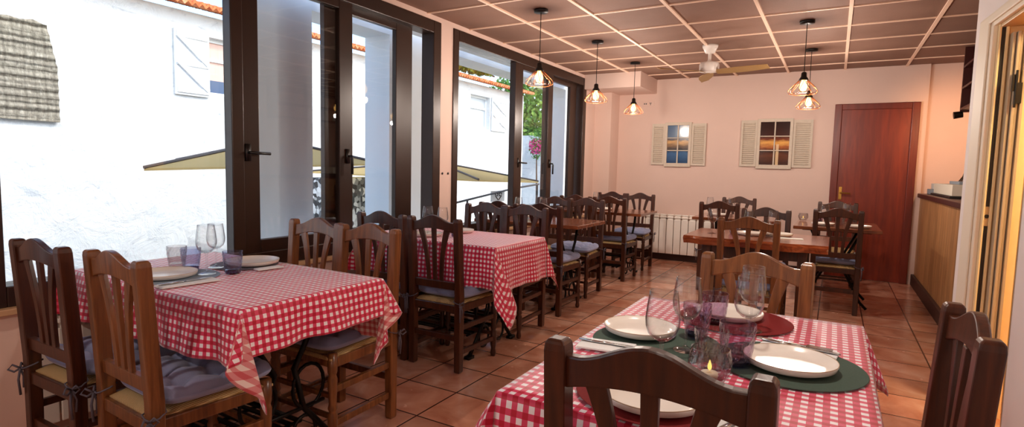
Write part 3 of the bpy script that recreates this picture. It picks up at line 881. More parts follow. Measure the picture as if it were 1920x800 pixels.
plate(.62, 6.25, WT, .10, 'plate on the last left table')
plate(1.90, 6.42, WT, .10, 'plate on the dark table against the back wall')

def napkin(x, y, z, rz, label, l=.20, w=.065):
    n = thing('napkin', label, 'napkin', (x, y, z), rz, 'folded paper napkins')
    bm = boxm((-l/2, l/2, -w/2, w/2, 0, .002), (-l/2+.004, l/2-.001, -w/2+.002, w/2, .002, .004)); obj('paper_fold', bm, M['napkin'], n)
    return n
def knife(x, y, z, rz, label):
    k = thing('table_knife', label, 'knife', (x, y, z), rz, 'steel table knives')
    bm = bmesh.new(); s = [(-.105, .006), (-.05, .0075), (-.005, .005)]
    tube(bm, [(a, 0, .004) for a, _ in s], [r for _, r in s], 8)
    for v in bm.verts: v.co.z = .004+(v.co.z-.004)*.45
    obj('grip', bm, M['steel'], k, smooth=True)
    bm = bmesh.new(); rows = []
    for t in range(9):
        a = -.008+t*.0125; h = .0085 if t < 7 else (.0065 if t == 7 else .001)
        rows.append([bm.verts.new((a, -.007, .0035)), bm.verts.new((a, -.007+2*h*.9, .003)), bm.verts.new((a, -.007+2*h*.9, .0038)), bm.verts.new((a, -.007, .0055))])
    for A, B in zip(rows, rows[1:]):
        for q in range(4): bm.faces.new((A[q], A[(q+1) % 4], B[(q+1) % 4], B[q]))
    bm.faces.new(rows[0][::-1]); bm.faces.new(rows[-1]); obj('blade', bm, M['steel'], k)
    return k
def fork(x, y, z, rz, label):
    k = thing('table_fork', label, 'fork', (x, y, z), rz, 'steel table forks')
    bm = bmesh.new(); s = [(-.10, .0055), (-.06, .006), (0, .0035), (.03, .0032)]
    tube(bm, [(a, 0, .004) for a, _ in s], [r for _, r in s], 8)
    for v in bm.verts: v.co.z = .004+(v.co.z-.004)*.45
    box(bm, .028, .055, -.011, .011, .0035, .0055); obj('grip', bm, M['steel'], k, smooth=False)
    bm = bmesh.new()
    for q in range(4): box(bm, .055, .092, -.011+q*.0062, -.0078+q*.0062, .0035, .0052)
    obj('tines', bm, M['steel'], k)
    return k
NZ = CT+.0068
a = math.radians(-8)
napkin(2.915, 1.70, NZ-.002, a, 'white napkin behind the right-hand plate of the near right table', .19, .06)
knife(2.925, 1.70, NZ+.002, a, 'knife on the napkin behind the right-hand plate')
fork(2.905, 1.718, NZ+.002, a+.05, 'fork on the napkin behind the right-hand plate')
napkin(2.46, 1.42, NZ-.002, math.radians(8), 'white napkin in front of the left-hand plate of the near right table', .15, .09)
knife(2.485, 1.43, NZ+.002, math.radians(4), 'knife on the napkin in front of the left-hand plate')
napkin(2.835, 1.10, NZ, math.radians(70), 'white napkin beside the nearest plate, behind the nearest chair back', .19, .075)
knife(2.838, 1.11, NZ+.004, math.radians(72), 'knife on the napkin beside the nearest plate')
napkin(.80, 1.235, CT+.0028, math.radians(84), 'white napkin beside the front plate on the near left table', .22, .075)
knife(.785, 1.24, CT+.007, math.radians(88), 'knife on the napkin on the near left table')
napkin(2.72, 4.55, WT, math.radians(10), 'napkin at the right end of the live-edge table setting', .16, .07)
napkin(.78, 1.61, CT+.0048, math.radians(84), 'white napkin beside the back plate on the near left table', .12, .05)

# wine glass: foot, stem, bowl
def make_wineglass():
    g = thing('wine_glass', '', 'wine glass')
    bm = bmesh.new()
    lathe(bm, [(0, 0), (.033, 0), (.034, .001), (.030, .0025), (.010, .006), (.0042, .012), (0, .012)], 40); obj('foot', bm, M['glass'], g, smooth=True)
    bm = bmesh.new(); lathe(bm, [(0, .0115), (.0042, .0115), (.0034, .03), (.0034, .06), (.0045, .078), (.008, .086), (0, .086)], 24); obj('stem', bm, M['glass'], g, smooth=True)
    bm = bmesh.new()
    out = [(.004, .0835), (.018, .088), (.031, .100), (.0375, .118), (.0385, .135), (.036, .160), (.0325, .185), (.0310, .198)]
    inn = [(.0298, .198), (.0313, .185), (.0348, .160), (.0373, .135), (.0362, .118), (.0298, .102), (.017, .0915), (0, .0885)]
    lathe(bm, [(0, .083)]+out+inn, 48); obj('bowl', bm, M['glass'], g, smooth=True)
    return g
WG = None
def wineglass(x, y, z, label, s=1.0, grp='stemmed wine glasses'):
    global WG
    if WG is None: WG = make_wineglass(); o = WG; o.location = (x, y, z)
    else: o = dup(WG, (x, y, z))
    o.scale = (s, s, s); o['label'] = label; o['group'] = grp
def make_tumbler(mat, base, facet=True):
    g = thing('tumbler', '', 'glass tumbler')
    def fac(a, z, j):
        return 1+(.035*math.cos(a*9+(PI if j % 2 else 0)) if facet and .012 < z < .085 else 0)
    bm = bmesh.new()
    out = [(.028, 0), (.031, .004), (.0325, .014), (.034, .026), (.0355, .038), (.037, .050), (.038, .062), (.039, .074), (.040, .084), (.0405, .098)]
    inn = [(.0390, .098), (.0382, .084), (.036, .062), (.033, .040), (.030, .022)]
    lathe(bm, out+inn+[(0, .019)], 54, fac=fac); obj('glass_wall', bm, mat, g, smooth=not facet)
    bm = bmesh.new(); lathe(bm, [(0, .001), (.027, .001), (.0295, .008), (.0295, .017), (0, .0185)], 32); obj('glass_base', bm, base, g, smooth=True)
    return g
TG = {}
def tumbler(kind, x, y, z, label, s=1.0):
    mats = {'mauve': (M['glassmauve'], M['glassbase']), 'blue': (M['glassblue'], M['glassbase']), 'clear': (M['glassgrey'], M['glassgrey'])}
    if kind not in TG: TG[kind] = o = make_tumbler(*mats[kind]); o.location = (x, y, z)
    else: o = dup(TG[kind], (x, y, z))
    o.scale = (s, s, s); o['label'] = label; o['group'] = 'faceted tumblers'
wineglass(2.648, 1.273, PZ, 'leftmost wine glass on the near right table, standing before the left plate', 1.03)
wineglass(2.652, 1.507, PZ, 'tall wine glass left of centre on the near right table')
wineglass(2.791, 1.622, PZ, 'front one of the two wine glasses at right on the near right table')
wineglass(2.778, 1.811, PZ, 'rear one of the two wine glasses at right on the near right table')
tumbler('clear', 2.736, 1.400, PZ, 'brownish clear tumbler just behind the glowing candle glass')
tumbler('mauve', 2.785, 1.470, PZ, 'mauve tumbler with dark blue base beside the right green placemat', 1.08)
tumbler('mauve', 2.668, 1.829, PZ, 'smoky mauve tumbler at the far end of the near right table')
tumbler('mauve', 2.650, 1.655, PZ, 'mauve tumbler behind the tall wine glass', 1.0)
# candle glass
def make_candle(name, x, y, z, s, label):
    c = thing(name, label, 'candle holder', (x, y, z), 0, 'glass candle holders')
    def fac(a, z, j): return 1+(.03*math.cos(a*7+(PI if j % 2 else 0)) if z > .01 else 0)
    bm = bmesh.new(); out = [(.026, 0), (.034, .012), (.043, .03), (.046, .045), (.043, .062), (.040, .078)]; inn = [(.038, .078), (.041, .062), (.044, .045), (.041, .031), (.031, .014)]
    lathe(bm, out+inn+[(0, .008)], 42, fac=fac); obj('glass_cup', bm, M['glassgrey'], c)
    bm = bmesh.new(); lathe(bm, [(0, .009), (.017, .009), (.018, .024), (0, .024)], 20); obj('tealight', bm, M['wax'], c, smooth=True)
    bm = bmesh.new(); lathe(bm, [(0, .027), (.004, .032), (.0045, .038), (.0015, .048), (0, .052)], 12); obj('flame', bm, M['flame'], c, smooth=True)
    c.scale = (s, s, s); return c
make_candle('candle_holder', 2.752, 1.300, PZ, 1.05, 'faceted candle glass with small yellow flame on the near right table')
make_candle('candle_holder', 2.717, 6.40, WT, 1.0, 'smoky candle glass at the left edge of the small table next to the door')
# near left table
wineglass(.681, 1.382, CT+.0045, 'front one of the two wine glasses on the near left table', 1.06)
wineglass(.572, 1.492, CT+.0045, 'rear one of the two wine glasses on the near left table', 1.0)
tumbler('clear', .452, 1.385, CT+.0045, 'clear tumbler nearest the window on the near left table')
tumbler('blue', .548, 1.392, CT+.0045, 'blue faceted tumbler left of the wine glasses on the near left table')
tumbler('blue', .740, 1.462, CT, 'blue faceted tumbler right of the wine glasses on the near left table', 1.0)
# middle left table
wineglass(.497, 3.102, CT, 'left wine glass on the middle gingham table, in front of the window frame')
wineglass(.641, 3.085, CT, 'right wine glass on the middle gingham table, in front of the wall pier')
tumbler('clear', .45, 3.0, CT, 'clear tumbler at the left of the middle gingham table')
tumbler('blue', .73, 3.12, CT, 'blue tumbler at the right of the middle gingham table')
# other tables
for x, y, l in ((.419, 4.551, 'wine glass on the bare third table in front of the window mullion'), (.619, 4.667, 'wine glass on the bare third table farther from the window'),
                (.468, 6.387, 'wine glass on the last left table'), (2.591, 4.599, 'wine glass at right on the live-edge table'), (2.434, 4.509, 'wine glass at the middle of the live-edge table'),
                (2.168, 4.529, 'wine glass at the left end of the live-edge table'), (2.01, 6.465, 'wine glass at right on the dark table against the back wall'), (1.80, 6.40, 'wine glass at left on the dark table against the back wall'),
                (2.913, 5.92, 'wine glass at the front of the small table next to the door'), (3.095, 6.45, 'wine glass at the back of the small table next to the door')):
    wineglass(x, y, WT, l)
for k, x, y, l in (('clear', .66, 4.50, 'tumbler on the bare third table'), ('clear', .62, 6.42, 'tumbler on the last left table'), ('clear', 2.56, 4.50, 'clear tumbler between the plates on the live-edge table'),
                   ('mauve', 2.31, 4.66, 'mauve tumbler left of the plates on the live-edge table'), ('clear', 3.04, 6.10, 'clear tumbler in the middle of the small table next to the door'), ('mauve', 2.86, 6.30, 'mauve tumbler on the small table next to the door'),
                   ('clear', 2.13, 6.38, 'clear tumbler on the dark table against the back wall')):
    tumbler(k, x, y, WT, l)

# ------------------------------------------------------------------ pendants
def make_pendant():
    p = thing('pendant_lamp', '', 'pendant lamp')
    D = 0  # origin at the ceiling
    bm = bmesh.new(); lathe(bm, [(0, 0), (.055, 0), (.057, -.006), (.055, -.022), (.01, -.024), (0, -.024)], 32); obj('ceiling_rose', bm, M['blackmetal'], p, smooth=True)
    bm = bmesh.new(); tube(bm, [(0, 0, -.02), (0, 0, -.42)], .0032, 8); obj('cord', bm, M['blackmetal'], p)
    bm = bmesh.new(); lathe(bm, [(0, -.41), (.012, -.41), (.020, -.418), (.022, -.45), (.034, -.465), (.036, -.478), (.018, -.478), (0, -.470)], 24); obj('socket', bm, M['blackmetal'], p, smooth=True)
    bm = bmesh.new(); lathe(bm, [(0, -.470), (.013, -.472), (.016, -.485), (.028, -.515), (.030, -.535), (.022, -.560), (0, -.570)], 24); obj('bulb', bm, M['bulb'], p, smooth=True)
    bm = bmesh.new()
    prof = [(.030, -.468), (.045, -.490), (.075, -.520), (.102, -.548), (.114, -.568), (.106, -.584), (.085, -.590)]
    for k in range(9):
        a0 = 2*PI*k/9
        for s in (-1, 1):
            tube(bm, [(r*math.cos(a0+s*w), r*math.sin(a0+s*w), z) for (r, z), w in zip(prof, (.05, .10, .22, .31, .33, .25, .04))], .0017, 6)
    for r, z in ((.030, -.468), (.085, -.590)):
        tube(bm, [(r*math.cos(a), r*math.sin(a), z) for a in [i*2*PI/40 for i in range(40)]], .0018, 6, True)
    obj('wire_cage', bm, M['copper'], p, smooth=True)
    ld = bpy.data.lights.new('bulb_light', 'POINT'); ld.energy = 23; ld.color = (1, .87, .76); ld.shadow_soft_size = .03
    lo = bpy.data.objects.new('bulb_light', ld); link(lo, p); lo.location = (0, 0, -.63)
    return p
pl = [(.88, 4.015, 'nearest wire-cage pendant lamp in front of the left windows'), (.885, 5.22, 'second of the three pendant lamps on the left, before the corner beam'), (.88, 6.42, 'farthest of the three left pendant lamps'),
      (2.70, 5.235, 'nearer and higher looking one of the two pendant lamps at right'), (2.695, 6.42, 'farther one of the two pendant lamps at right'),
      (.88, 2.80, 'pendant lamp behind the viewer row, left front'), (.88, 1.4, 'x'), (2.70, .2, 'x'), (2.70, -1.2, 'x')]
P0 = make_pendant()
for k, (x, y, l) in enumerate(pl[:5]):
    if k == 0: o = P0; o.location = (x, y, CEIL); o['label'] = l; o['group'] = 'wire-cage pendant lamps'
    else: dup(P0, (x, y, CEIL), 0, l, 'wire-cage pendant lamps')
for k, (x, y) in enumerate(((.88, -.25), (2.7, 1.62), (2.7, -1.9))):  # extra pendants out of view, added to brighten the interior
    dup(P0, (x, y, CEIL), 0, 'wire-cage pendant lamp out of view, added to light the room', 'pendant lamps added out of view')

# ceiling fan
f = thing('ceiling_fan', 'white ceiling fan with pale wooden blades', 'ceiling fan', (1.825, 5.846, CEIL))
bm = bmesh.new(); lathe(bm, [(0, 0), (.075, 0), (.072, -.02), (.045, -.075), (0, -.08)], 32); obj('ceiling_cup', bm, M['white'], f, smooth=True)
bm = bmesh.new(); lathe(bm, [(0, -.07), (.016, -.07), (.016, -.14), (.03, -.165), (0, -.17)], 20); obj('rod', bm, M['white'], f, smooth=True)
bm = bmesh.new(); lathe(bm, [(0, -.16), (.05, -.162), (.086, -.17), (.094, -.19), (.094, -.25), (.085, -.258), (0, -.262)], 40); obj('motor', bm, M['white'], f, smooth=True)
for a in (-14, 104, 226):
    a = math.radians(a); bm = bmesh.new(); rows = []
    for k in range(13):
        t = k/12; r = .07+t*.50; w = .045+.04*math.sin(PI*min(1, t*1.05)**.8)*(1 if t < .96 else .6)
        rows.append([bm.verts.new((r, -w*.7, -.265+.012)), bm.verts.new((r, w, -.268-.010)), bm.verts.new((r, w, -.262-.010)), bm.verts.new((r, -w*.7, -.259+.012))])
    for A, B in zip(rows, rows[1:]):
        for q in range(4): bm.faces.new((A[q], A[(q+1) % 4], B[(q+1) % 4], B[q]))
    bm.faces.new(rows[0][::-1]); bm.faces.new(rows[-1])
    bmesh.ops.rotate(bm, verts=bm.verts[:], cent=(0, 0, 0), matrix=Matrix.Rotation(a, 3, 'Z'))
    obj('blade', bm, M['seatbrown'], f, bevel=.002)

# ------------------------------------------------------------------ picture windows
def pic_mat(name, kind):
    m = MN(name); v = m.coord(); sp = m.n('ShaderNodeSeparateXYZ'); m.l(v, sp.inputs[0])
    nz = m.noise(m.coord(scale=(6, 6, 22)), 1.5, 5, .6, .4)
    h = m.math('ADD', m.math('MULTIPLY', sp.outputs[2], 1/.48), m.math('MULTIPLY_ADD', nz, .22, -.11))   # 0 bottom .. 1 top
    if kind == 1: c = m.ramp(h, [(0, '#1d3c63'), (.28, '#35608f'), (.36, '#20242c'), (.47, '#6d5240'), (.60, '#d2a468'), (.66, '#5a4a48'), (.72, '#5c6f88'), (1, '#4c6482')])
    else:
        c = m.ramp(h, [(0, '#2c0f08'), (.25, '#5d2c10'), (.36, '#2a0e08'), (.46, '#a75a26'), (.58, '#e7ab55'), (.66, '#7c3413'), (.75, '#3c1108'), (1, '#240b0a')])
        g = m.math('LESS_THAN', m.math('ABSOLUTE', m.math('SUBTRACT', sp.outputs[0], .035)), .017)
        g2 = m.math('MULTIPLY', g, m.math('LESS_THAN', h, .55)); c = m.mix(m.math('MULTIPLY', g2, .75), c, lin('#f0cfa0'))
    m.bsdf(c, .08, 0, None, .5, .6); return m.m
def louvre(bm, x0, x1, z0, z1):
    box(bm, x0, x0+.025, -.012, .012, z0, z1); box(bm, x1-.025, x1, -.012, .012, z0, z1)
    box(bm, x0+.025, x1-.025, -.012, .012, z0, z0+.03); box(bm, x0+.025, x1-.025, -.012, .012, z1-.03, z1)
    box(bm, x0+.025, x1-.025, .006, .011, z0+.03, z1-.03)
    n = int((z1-z0-.06)/.026)
    for k in range(n): beam(bm, (x0+.025, -.002, z0+.043+k*.026), (x1-.025, -.002, z0+.043+k*.026), .016, .005, (0, -.6, .8))
def picwin(xc, zc, lw, cw, rw, h, kind, label):
    w = thing('picture_window', label, 'wall decoration', (xc, WY-.016, zc))
    fr = bmesh.new(); a = cw/2; H = h/2
    for b_ in ((-a, -a+.035, -.022, .014, -H, H), (a-.035, a, -.022, .014, -H, H), (-a+.035, a-.035, -.022, .014, -H, -H+.05), (-a+.035, a-.035, -.022, .014, H-.04, H),
               (-.008, .008, -.018, -.004, -H+.05, H-.04), (-a+.035, a-.035, -.018, -.004, -H+.05+(h-.09)/3-.006, -H+.05+(h-.09)/3+.006), (-a+.035, a-.035, -.018, -.004, -H+.05+(h-.09)*2/3-.006, -H+.05+(h-.09)*2/3+.006)): box(fr, *b_)
    obj('frame', fr, M['deco'], w, bevel=.002)
    p = bmesh.new(); box(p, -a+.03, a-.03, -.003, .006, 0, h-.09)
    o = obj('picture', p, pic_mat('picture_print_%d' % kind, kind), w); o.location = (0, 0, -H+.05)
    l = bmesh.new(); louvre(l, -a-lw, -a-.002, -H+.025, H-.015); obj('shutter', l, M['deco'], w)
    l = bmesh.new(); louvre(l, a+.002, a+rw, -H+.02, H-.02); obj('shutter', l, M['deco'], w)
picwin(1.095, 1.59, .18, .355, .19, .60, 1, 'mock shuttered window with a blue seascape, left on the back wall')
picwin(2.29, 1.60, .195, .405, .215, .625, 2, 'mock shuttered window with an orange sunset, right on the back wall')
wp = thing('wall_plate', 'faint white switch plate high on the back wall beside the beam', 'switch plate', (.66, WY-.006, 2.155))
obj('cover', boxm((-.085, .085, -.006, .006, -.035, .035)), M['wall'], wp, bevel=.003)
obj('slot', boxm((-.06, -.045, -.009, -.006, -.008, .008), (-.035, -.02, -.009, -.006, -.008, .008), (.015, .05, -.009, -.006, .006, .012), (.03, .037, -.009, -.006, -.02, .006)), M['rock'], wp)

# ------------------------------------------------------------------ outdoors
GZ = -1.3
struct('ground', boxm((-12, -.3, -8, 30, GZ-.1, GZ)), M['ground'])
HX = -4.5
struct('pillar_outer', boxm((-.90, -.80, 2.67, 3.20, GZ, 2.47)), M['pillar'])
struct('pillar_outer', boxm((-1.12, -.80, 4.12, 5.20, GZ, 2.47)), M['pillar'])
struct('pillar_outer', boxm((-1.12, -.80, 8.16, 9.1, GZ, 2.47)), M['pillar'])
struct('lintel', boxm((-1.12, -.80, -3, 9.4, 2.47, 2.72)), M['pillar'])
struct('roof_slab', boxm((-.68, -.16, -3.1, 8.2, 2.50, 2.73)), M['pillar'])  # eave overhang shaped to keep the sun off the pillars and lintel
struct('foundation_wall', boxm((-.3, -.16, -3, 8.2, GZ, .58)), M['pillar'])
h = thing('white_house', 'white rendered house with terracotta roof across the lane', 'house', (HX, 5, GZ))
def hb(*b): return (b[0]-HX, b[1]-HX, b[2]-5, b[3]-5, b[4]-GZ, b[5]-GZ)
bm = bmesh.new()
E0 = 3.17
ops = [(4.60, 5.10, 2.12, 2.90), (10.9, 11.75, 2.14, 2.92)]
yy = [-6]+[v for o_ in ops for v in o_[:2]]+[13.45]
for k in range(0, len(yy), 2): box(bm, *hb(HX-.4, HX, yy[k], yy[k+1], GZ, E0))
for (a, b_, z0, z1) in ops: box(bm, *hb(HX-.4, HX, a, b_, GZ, z0)); box(bm, *hb(HX-.4, HX, a, b_, z1, E0))
box(bm, *hb(HX-4, HX-.4, 13.05, 13.45, GZ, E0))
obj('wall', bm, M['render'], h)
# roof of barrel tiles
bm = bmesh.new(); n = 170; rows = []; y0r, y1r = -2.0, 13.6
for r in range(9):
    for edge in (0, 1):
        row = []
        for k in range(n*6+1):
            y = y0r+(y1r-y0r)*k/(n*6)
            dist = (r+edge)*.38
            z = E0+.02+dist*.27+.05*abs(math.sin(PI*n*(y-y0r)/(y1r-y0r)))+(.03 if edge == 0 else 0)
            row.append(bm.verts.new((.26-dist, y-5, z-GZ)))
        rows.append(row)
for A, B in zip(rows, rows[1:]):
    for k in range(len(A)-1): bm.faces.new((A[k], A[k+1], B[k+1], B[k]))
o = obj('roof', bm, M['roof'], h); md = o.modifiers.new('t', 'SOLIDIFY'); md.thickness = .03
for (a, b_, z0, z1) in ops:
    bm = bmesh.new(); fx = HX-.10
    for q in ((a, a+.05, z0, z1), (b_-.05, b_, z0, z1), (a+.05, b_-.05, z0, z0+.05), (a+.05, b_-.05, z1-.05, z1), (a+.05, b_-.05, (z0+z1)/2+.08, (z0+z1)/2+.12)):
        box(bm, *hb(fx-.05, fx, q[0], q[1], q[2], q[3]))
    wdw = obj('window', bm, M['shutter'], h)
    m_ = MN('curtained_pane'); v = m_.coord(); sp = m_.n('ShaderNodeSeparateXYZ'); m_.l(v, sp.inputs[0])
    nz = m_.noise(m_.coord(scale=(1, 20, 1)), 2)
    g = m_.math('LESS_THAN', sp.outputs[2], z0-GZ+.22)
    m_.bsdf(m_.mix(g, m_.mix(nz, lin('#c99a90'), lin('#d8b4a6')), lin('#3d5273')), .25)
    obj('pane', boxm(hb(fx-.06, fx-.03, a+.04, b_-.04, z0+.04, z1-.04)), m_.m if a < 8 else plain('grey_pane', '#b7bfc6', .3), wdw)
def shutter(y0, y1, z0, z1, x=HX+.01):
    bm = boxm(hb(x, x+.03, y0, y1, z0, z1), hb(x+.03, x+.05, y0+.02, y1-.01, z1-.10, z1-.03), hb(x+.03, x+.05, y0+.02, y1-.01, z0+.03, z0+.10), hb(x+.03, x+.05, y0+.02, y1-.01, (z0+z1)/2-.04, (z0+z1)/2+.03))
    off = Vector((-HX, -5, -GZ))
    for za, zb in (((z0+z1)/2, z1-.08), (z0+.08, (z0+z1)/2)):
        beam(bm, Vector((x+.04, y0+.03, zb))+off, Vector((x+.04, y1-.03, za))+off, .05, .05, (1, 0, 0))
    obj('shutter', bm, M['shutter'], h)
shutter(4.13, 4.585, 2.08, 2.92); shutter(11.8, 12.5, 2.12, 2.94)
# shallow plaster pier at the left edge and the straw mat
bm = bmesh.new()
nu, nv = 16, 30; yA, yB = 1.2, 2.86; rnd = random.Random(5)
front, back = [], []
for i in range(nu+1):
    fr_, bk = [], []
    for j in range(nv+1):
        u, v = i/nu, j/nv
        y = yA+(yB-yA)*u - (.09*max(0, v-.55)/.45 if u > .9 else 0)*1.0
        z = 1.63+1.06*v + (rnd.uniform(-.04, .03) if j == nv else 0)-.02*u
        fr_.append(bm.verts.new((HX+.055+.012*math.sin(v*60), y, z))); bk.append(bm.verts.new((HX+.015, y, z)))
    front.append(fr_); back.append(bk)
for i in range(nu):
    for j in range(nv):
        bm.faces.new((front[i][j], front[i+1][j], front[i+1][j+1], front[i][j+1])); bm.faces.new((back[i][j], back[i][j+1], back[i+1][j+1], back[i+1][j]))
for i in range(nu):
    for j in (0, nv): bm.faces.new((front[i][j], front[i+1][j], back[i+1][j], back[i][j]))
for j in range(nv):
    for i in (0, nu): bm.faces.new((front[i][j], front[i][j+1], back[i][j+1], back[i][j]))
simple('straw_mat', bm, M['straw'], 'ragged grey straw mat hanging on the white house wall', 'straw mat')

# parasols
def parasol(c, corners, zc, ze, label):
    p = thing('parasol', label, 'parasol', (c[0], c[1], GZ), 0, 'tan parasols on the terrace outside')
    bm = bmesh.new()
    apex = bm.verts.new((0, 0, zc-GZ)); n = 8; ring = []
    V4 = [Vector((x-c[0], y-c[1], z-GZ)) for x, y, z in corners]
    for k in range(4):
        A, B = V4[k], V4[(k+1) % 4]
        for q in range(n):
            f = q/n; P_ = A.lerp(B, f); P_.z += 0
            ring.append(bm.verts.new(P_))
    m_ = len(ring)
    for k in range(m_): bm.faces.new((apex, ring[k], ring[(k+1) % m_]))
    dn = [bm.verts.new(v.co+Vector((0, 0, -.02))) for v in ring]
    for k in range(m_): bm.faces.new((ring[k], ring[(k+1) % m_], dn[(k+1) % m_], dn[k]))
    o = obj('canopy', bm, M['parasol'], p)
    for A in V4:
        bm = bmesh.new(); tube(bm, [(0, 0, zc-GZ+.012), A+Vector((0, 0, .010))], .016, 6); obj('rib', bm, M['rock'], p)
    bm = bmesh.new(); tube(bm, [(0, 0, .05), (0, 0, zc-GZ-.01)], .024, 12); obj('pole', bm, M['rock'], p)
    obj('foot', boxm((-.25, .25, -.25, .25, 0, .06)), M['rock'], p, bevel=.01)
parasol((-2.45, 4.1), [(-2.35, 2.66, 1.147), (-1.35, 4.55, 1.24), (-2.5, 5.5, 1.23), (-3.45, 3.55, 1.22)], 1.47, 1.15, 'tan parasol seen through the big clear pane')
parasol((-2.6, 7.15), [(-1.05, 6.08, 1.055), (-1.5, 8.65, .99), (-4.15, 8.1, 1.05), (-3.7, 5.6, 1.1)], 1.285, 1.05, 'tan parasol seen through the far window')
# stone clad pier under the parasol
m = MN('speckled_stone'); v = m.coord(); vo = m.n('ShaderNodeTexVoronoi'); m.l(v, vo.inputs[0]); vo.inputs['Scale'].default_value = 16
m.bsdf(m.ramp(vo.outputs[1], [(.3, '#2e3338'), (.5, '#6b7176'), (.75, '#e6e8ea')]), .7); M['speck'] = m.m
simple('planter_box', boxm((-3.7, -3.2, 5.5, 6.9, GZ, 1.02)), M['speck'], 'tall black and white patterned planter outside below the parasol', 'planter', bevel=.01)
# stair rail
r = thing('stair_handrail', 'thin dark handrail outside the far window', 'handrail', (-1.0, 5.4, GZ))
bm = bmesh.new(); tube(bm, [(0, -.3, .74-GZ), (0, .15, .79-GZ), (0, 1.52, .93-GZ), (0, 2.3, .98-GZ)], .014, 8); obj('rail', bm, M['rock'], r)
bm = bmesh.new(); tube(bm, [(0, -.3, .44-GZ), (0, .15, .49-GZ), (0, 1.52, .63-GZ), (0, 2.3, .68-GZ)], .009, 8); obj('rail', bm, M['rock'], r)
for y in (.36, 2.25): bm = bmesh.new(); tube(bm, [(0, y, 0), (0, y, .81+(y-.36)*.09-GZ)], .014, 8); obj('post', bm, M['rock'], r)
s = thing('sign_board', 'small white sign with a black heart on the outdoor handrail', 'sign', (-1.045, 6.56, .83))
obj('board', boxm((-.01, .01, -.17, .17, -.075, .075)), M['shutter'], s, bevel=.003)
bm = bmesh.new()
for sg in (-1, 1):
    tube(bm, [(.013, .01*sg, -.05), (.013, .07*sg, 0), (.013, .085*sg, .035), (.013, .05*sg, .05), (.013, .015*sg, .03), (.013, .02*sg, .005), (.013, .045*sg, .01)], .008, 6)
obj('heart', bm, M['dark'], s)
# greenery
def leaves(name, centre, rad, n, size, mat, seed, squash=(1, 1, 1)):
    rnd = random.Random(seed); bm = bmesh.new()
    for _ in range(n):
        while True:
            p = Vector([rnd.uniform(-1, 1) for _ in range(3)])
            if .25 < p.length < 1: break
        p = Vector((p.x*rad*squash[0], p.y*rad*squash[1], p.z*rad*squash[2]))+Vector(centre)
        a = Vector([rnd.gauss(0, 1) for _ in range(3)]).normalized(); b_ = a.cross(Vector([rnd.gauss(0, 1) for _ in range(3)])).normalized()
        s_ = size*rnd.uniform(.6, 1.3)
        vs = [bm.verts.new(p+a*s_), bm.verts.new(p+b_*s_*.45), bm.verts.new(p-a*s_), bm.verts.new(p-b_*s_*.45)]
        bm.faces.new(vs)
    return bm
t = thing('garden_tree', 'leafy green tree beyond the end of the white house', 'tree', (-7.0, 19.5, GZ))
obj('foliage', leaves('f', (0, 0, 4.4), 2.3, 5200, .13, None, 1, (1, 1.1, .95)), M['leafdark'], t)
obj('foliage', leaves('f', (.5, -.6, 3.6), 1.9, 2200, .12, None, 2), M['leaflight'], t)
bm = bmesh.new(); tube(bm, [(0, 0, 0), (.1, 0, 1.5), (-.1, .1, 3), (.1, 0, 4.6)], [.16, .13, .1, .05], 10); obj('trunk', bm, M['bark'], t, smooth=True)
t = thing('bougainvillea', 'pink flowering bougainvillea over the garden wall', 'shrub', (-5.4, 16.0, GZ))
obj('flowers', leaves('f', (0, 0, 3.22), .26, 300, .05, None, 3), M['pink'], t)
obj('foliage', leaves('f', (0, .12, 3.3), .32, 260, .07, None, 4, (1, 1, 1.7)), M['leafdark'], t)
bm = bmesh.new(); tube(bm, [(0, 0, 0), (.05, 0, 1.6), (0, 0, 3.2)], [.04, .03, .015], 8); obj('stem', bm, M['bark'], t)
t = thing('roof_creeper', 'low green creeper growing on the terracotta roof', 'plant', (HX-.30, 11.5, E0+.33))
obj('foliage', leaves('f', (0, 0, .20), .9, 1500, .07, None, 5, (.45, 1.2, .24)), M['leaflight'], t)
bm = bmesh.new(); tube(bm, [(0, -.9, .05), (0, 0, .09), (0, .9, .05)], .02, 6); obj('stem', bm, M['bark'], t)
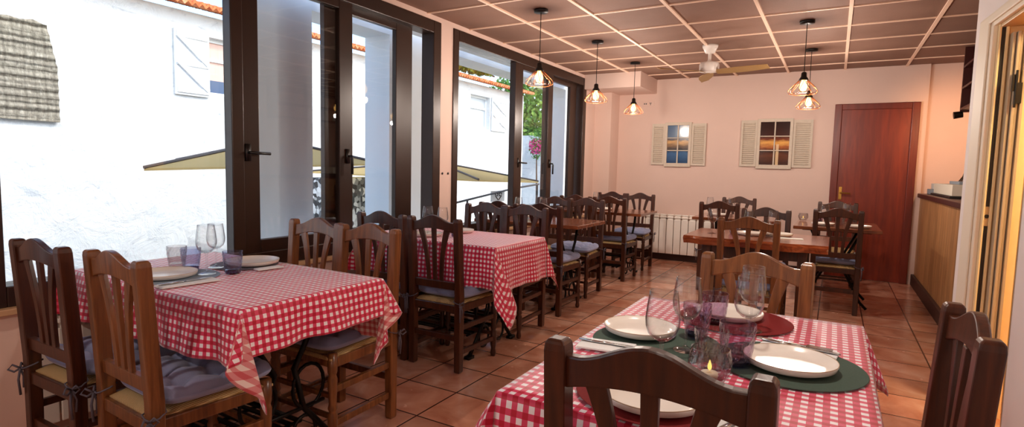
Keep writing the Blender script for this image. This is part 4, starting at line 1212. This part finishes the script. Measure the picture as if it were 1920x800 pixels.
simple('garden_wall', boxm((-8, -2.6, 16.6, 16.9, GZ, 2.30)), M['render'], 'white garden wall beyond the end of the house', 'garden wall')

# ------------------------------------------------------------------ light, world, camera
w = bpy.data.worlds.new('sky'); SC.world = w; w.use_nodes = True; nt = w.node_tree; nt.nodes.clear()
out = nt.nodes.new('ShaderNodeOutputWorld'); bg = nt.nodes.new('ShaderNodeBackground'); sky = nt.nodes.new('ShaderNodeTexSky')
sky.sky_type = 'NISHITA'; sky.sun_disc = False; sky.sun_elevation = math.radians(42); sky.sun_rotation = math.radians(60); sky.air_density = 1.0; sky.dust_density = 2.5
nt.links.new(sky.outputs[0], bg.inputs[0]); nt.links.new(bg.outputs[0], out.inputs[0]); bg.inputs[1].default_value = .50
sd = bpy.data.lights.new('sun', 'SUN'); sd.energy = 1.55; sd.angle = math.radians(.6); sd.color = (1, .96, .9)
so = bpy.data.objects.new('sun', sd); link(so)
dirv = Vector((-.62, .42, -.62)).normalized(); so.rotation_euler = dirv.to_track_quat('-Z', 'Y').to_euler()

cam = bpy.data.cameras.new('camera'); co = bpy.data.objects.new('camera', cam); link(co); SC.camera = co
cam.sensor_width = 36; cam.lens = 36*1043.98/1920; cam.clip_start = .02
R_ = Vector((.86513294, .50102041, .02288114)); U_ = Vector((-.06142163, .06056045, .99627296)); W_ = Vector((-.4977674, .86331395, -.08316633))
mw = Matrix((( R_.x, U_.x, -W_.x, 2.972442), (R_.y, U_.y, -W_.y, 0), (R_.z, U_.z, -W_.z, 1.235918), (0, 0, 0, 1)))
co.matrix_world = mw

SC.view_settings.view_transform = 'Standard'; SC.view_settings.look = 'None'; SC.view_settings.gamma = 1; SC.view_settings.use_curve_mapping = False
SC.view_settings.exposure = 0.22
cy = SC.cycles
cy.use_denoising = True
try: cy.denoiser = 'OPENIMAGEDENOISE'
except Exception: pass
cy.max_bounces = 14; cy.diffuse_bounces = 6; cy.glossy_bounces = 6; cy.transmission_bounces = 12; cy.transparent_max_bounces = 24
cy.caustics_reflective = False; cy.caustics_refractive = False
cy.sample_clamp_indirect = 8
cy.use_light_tree = True
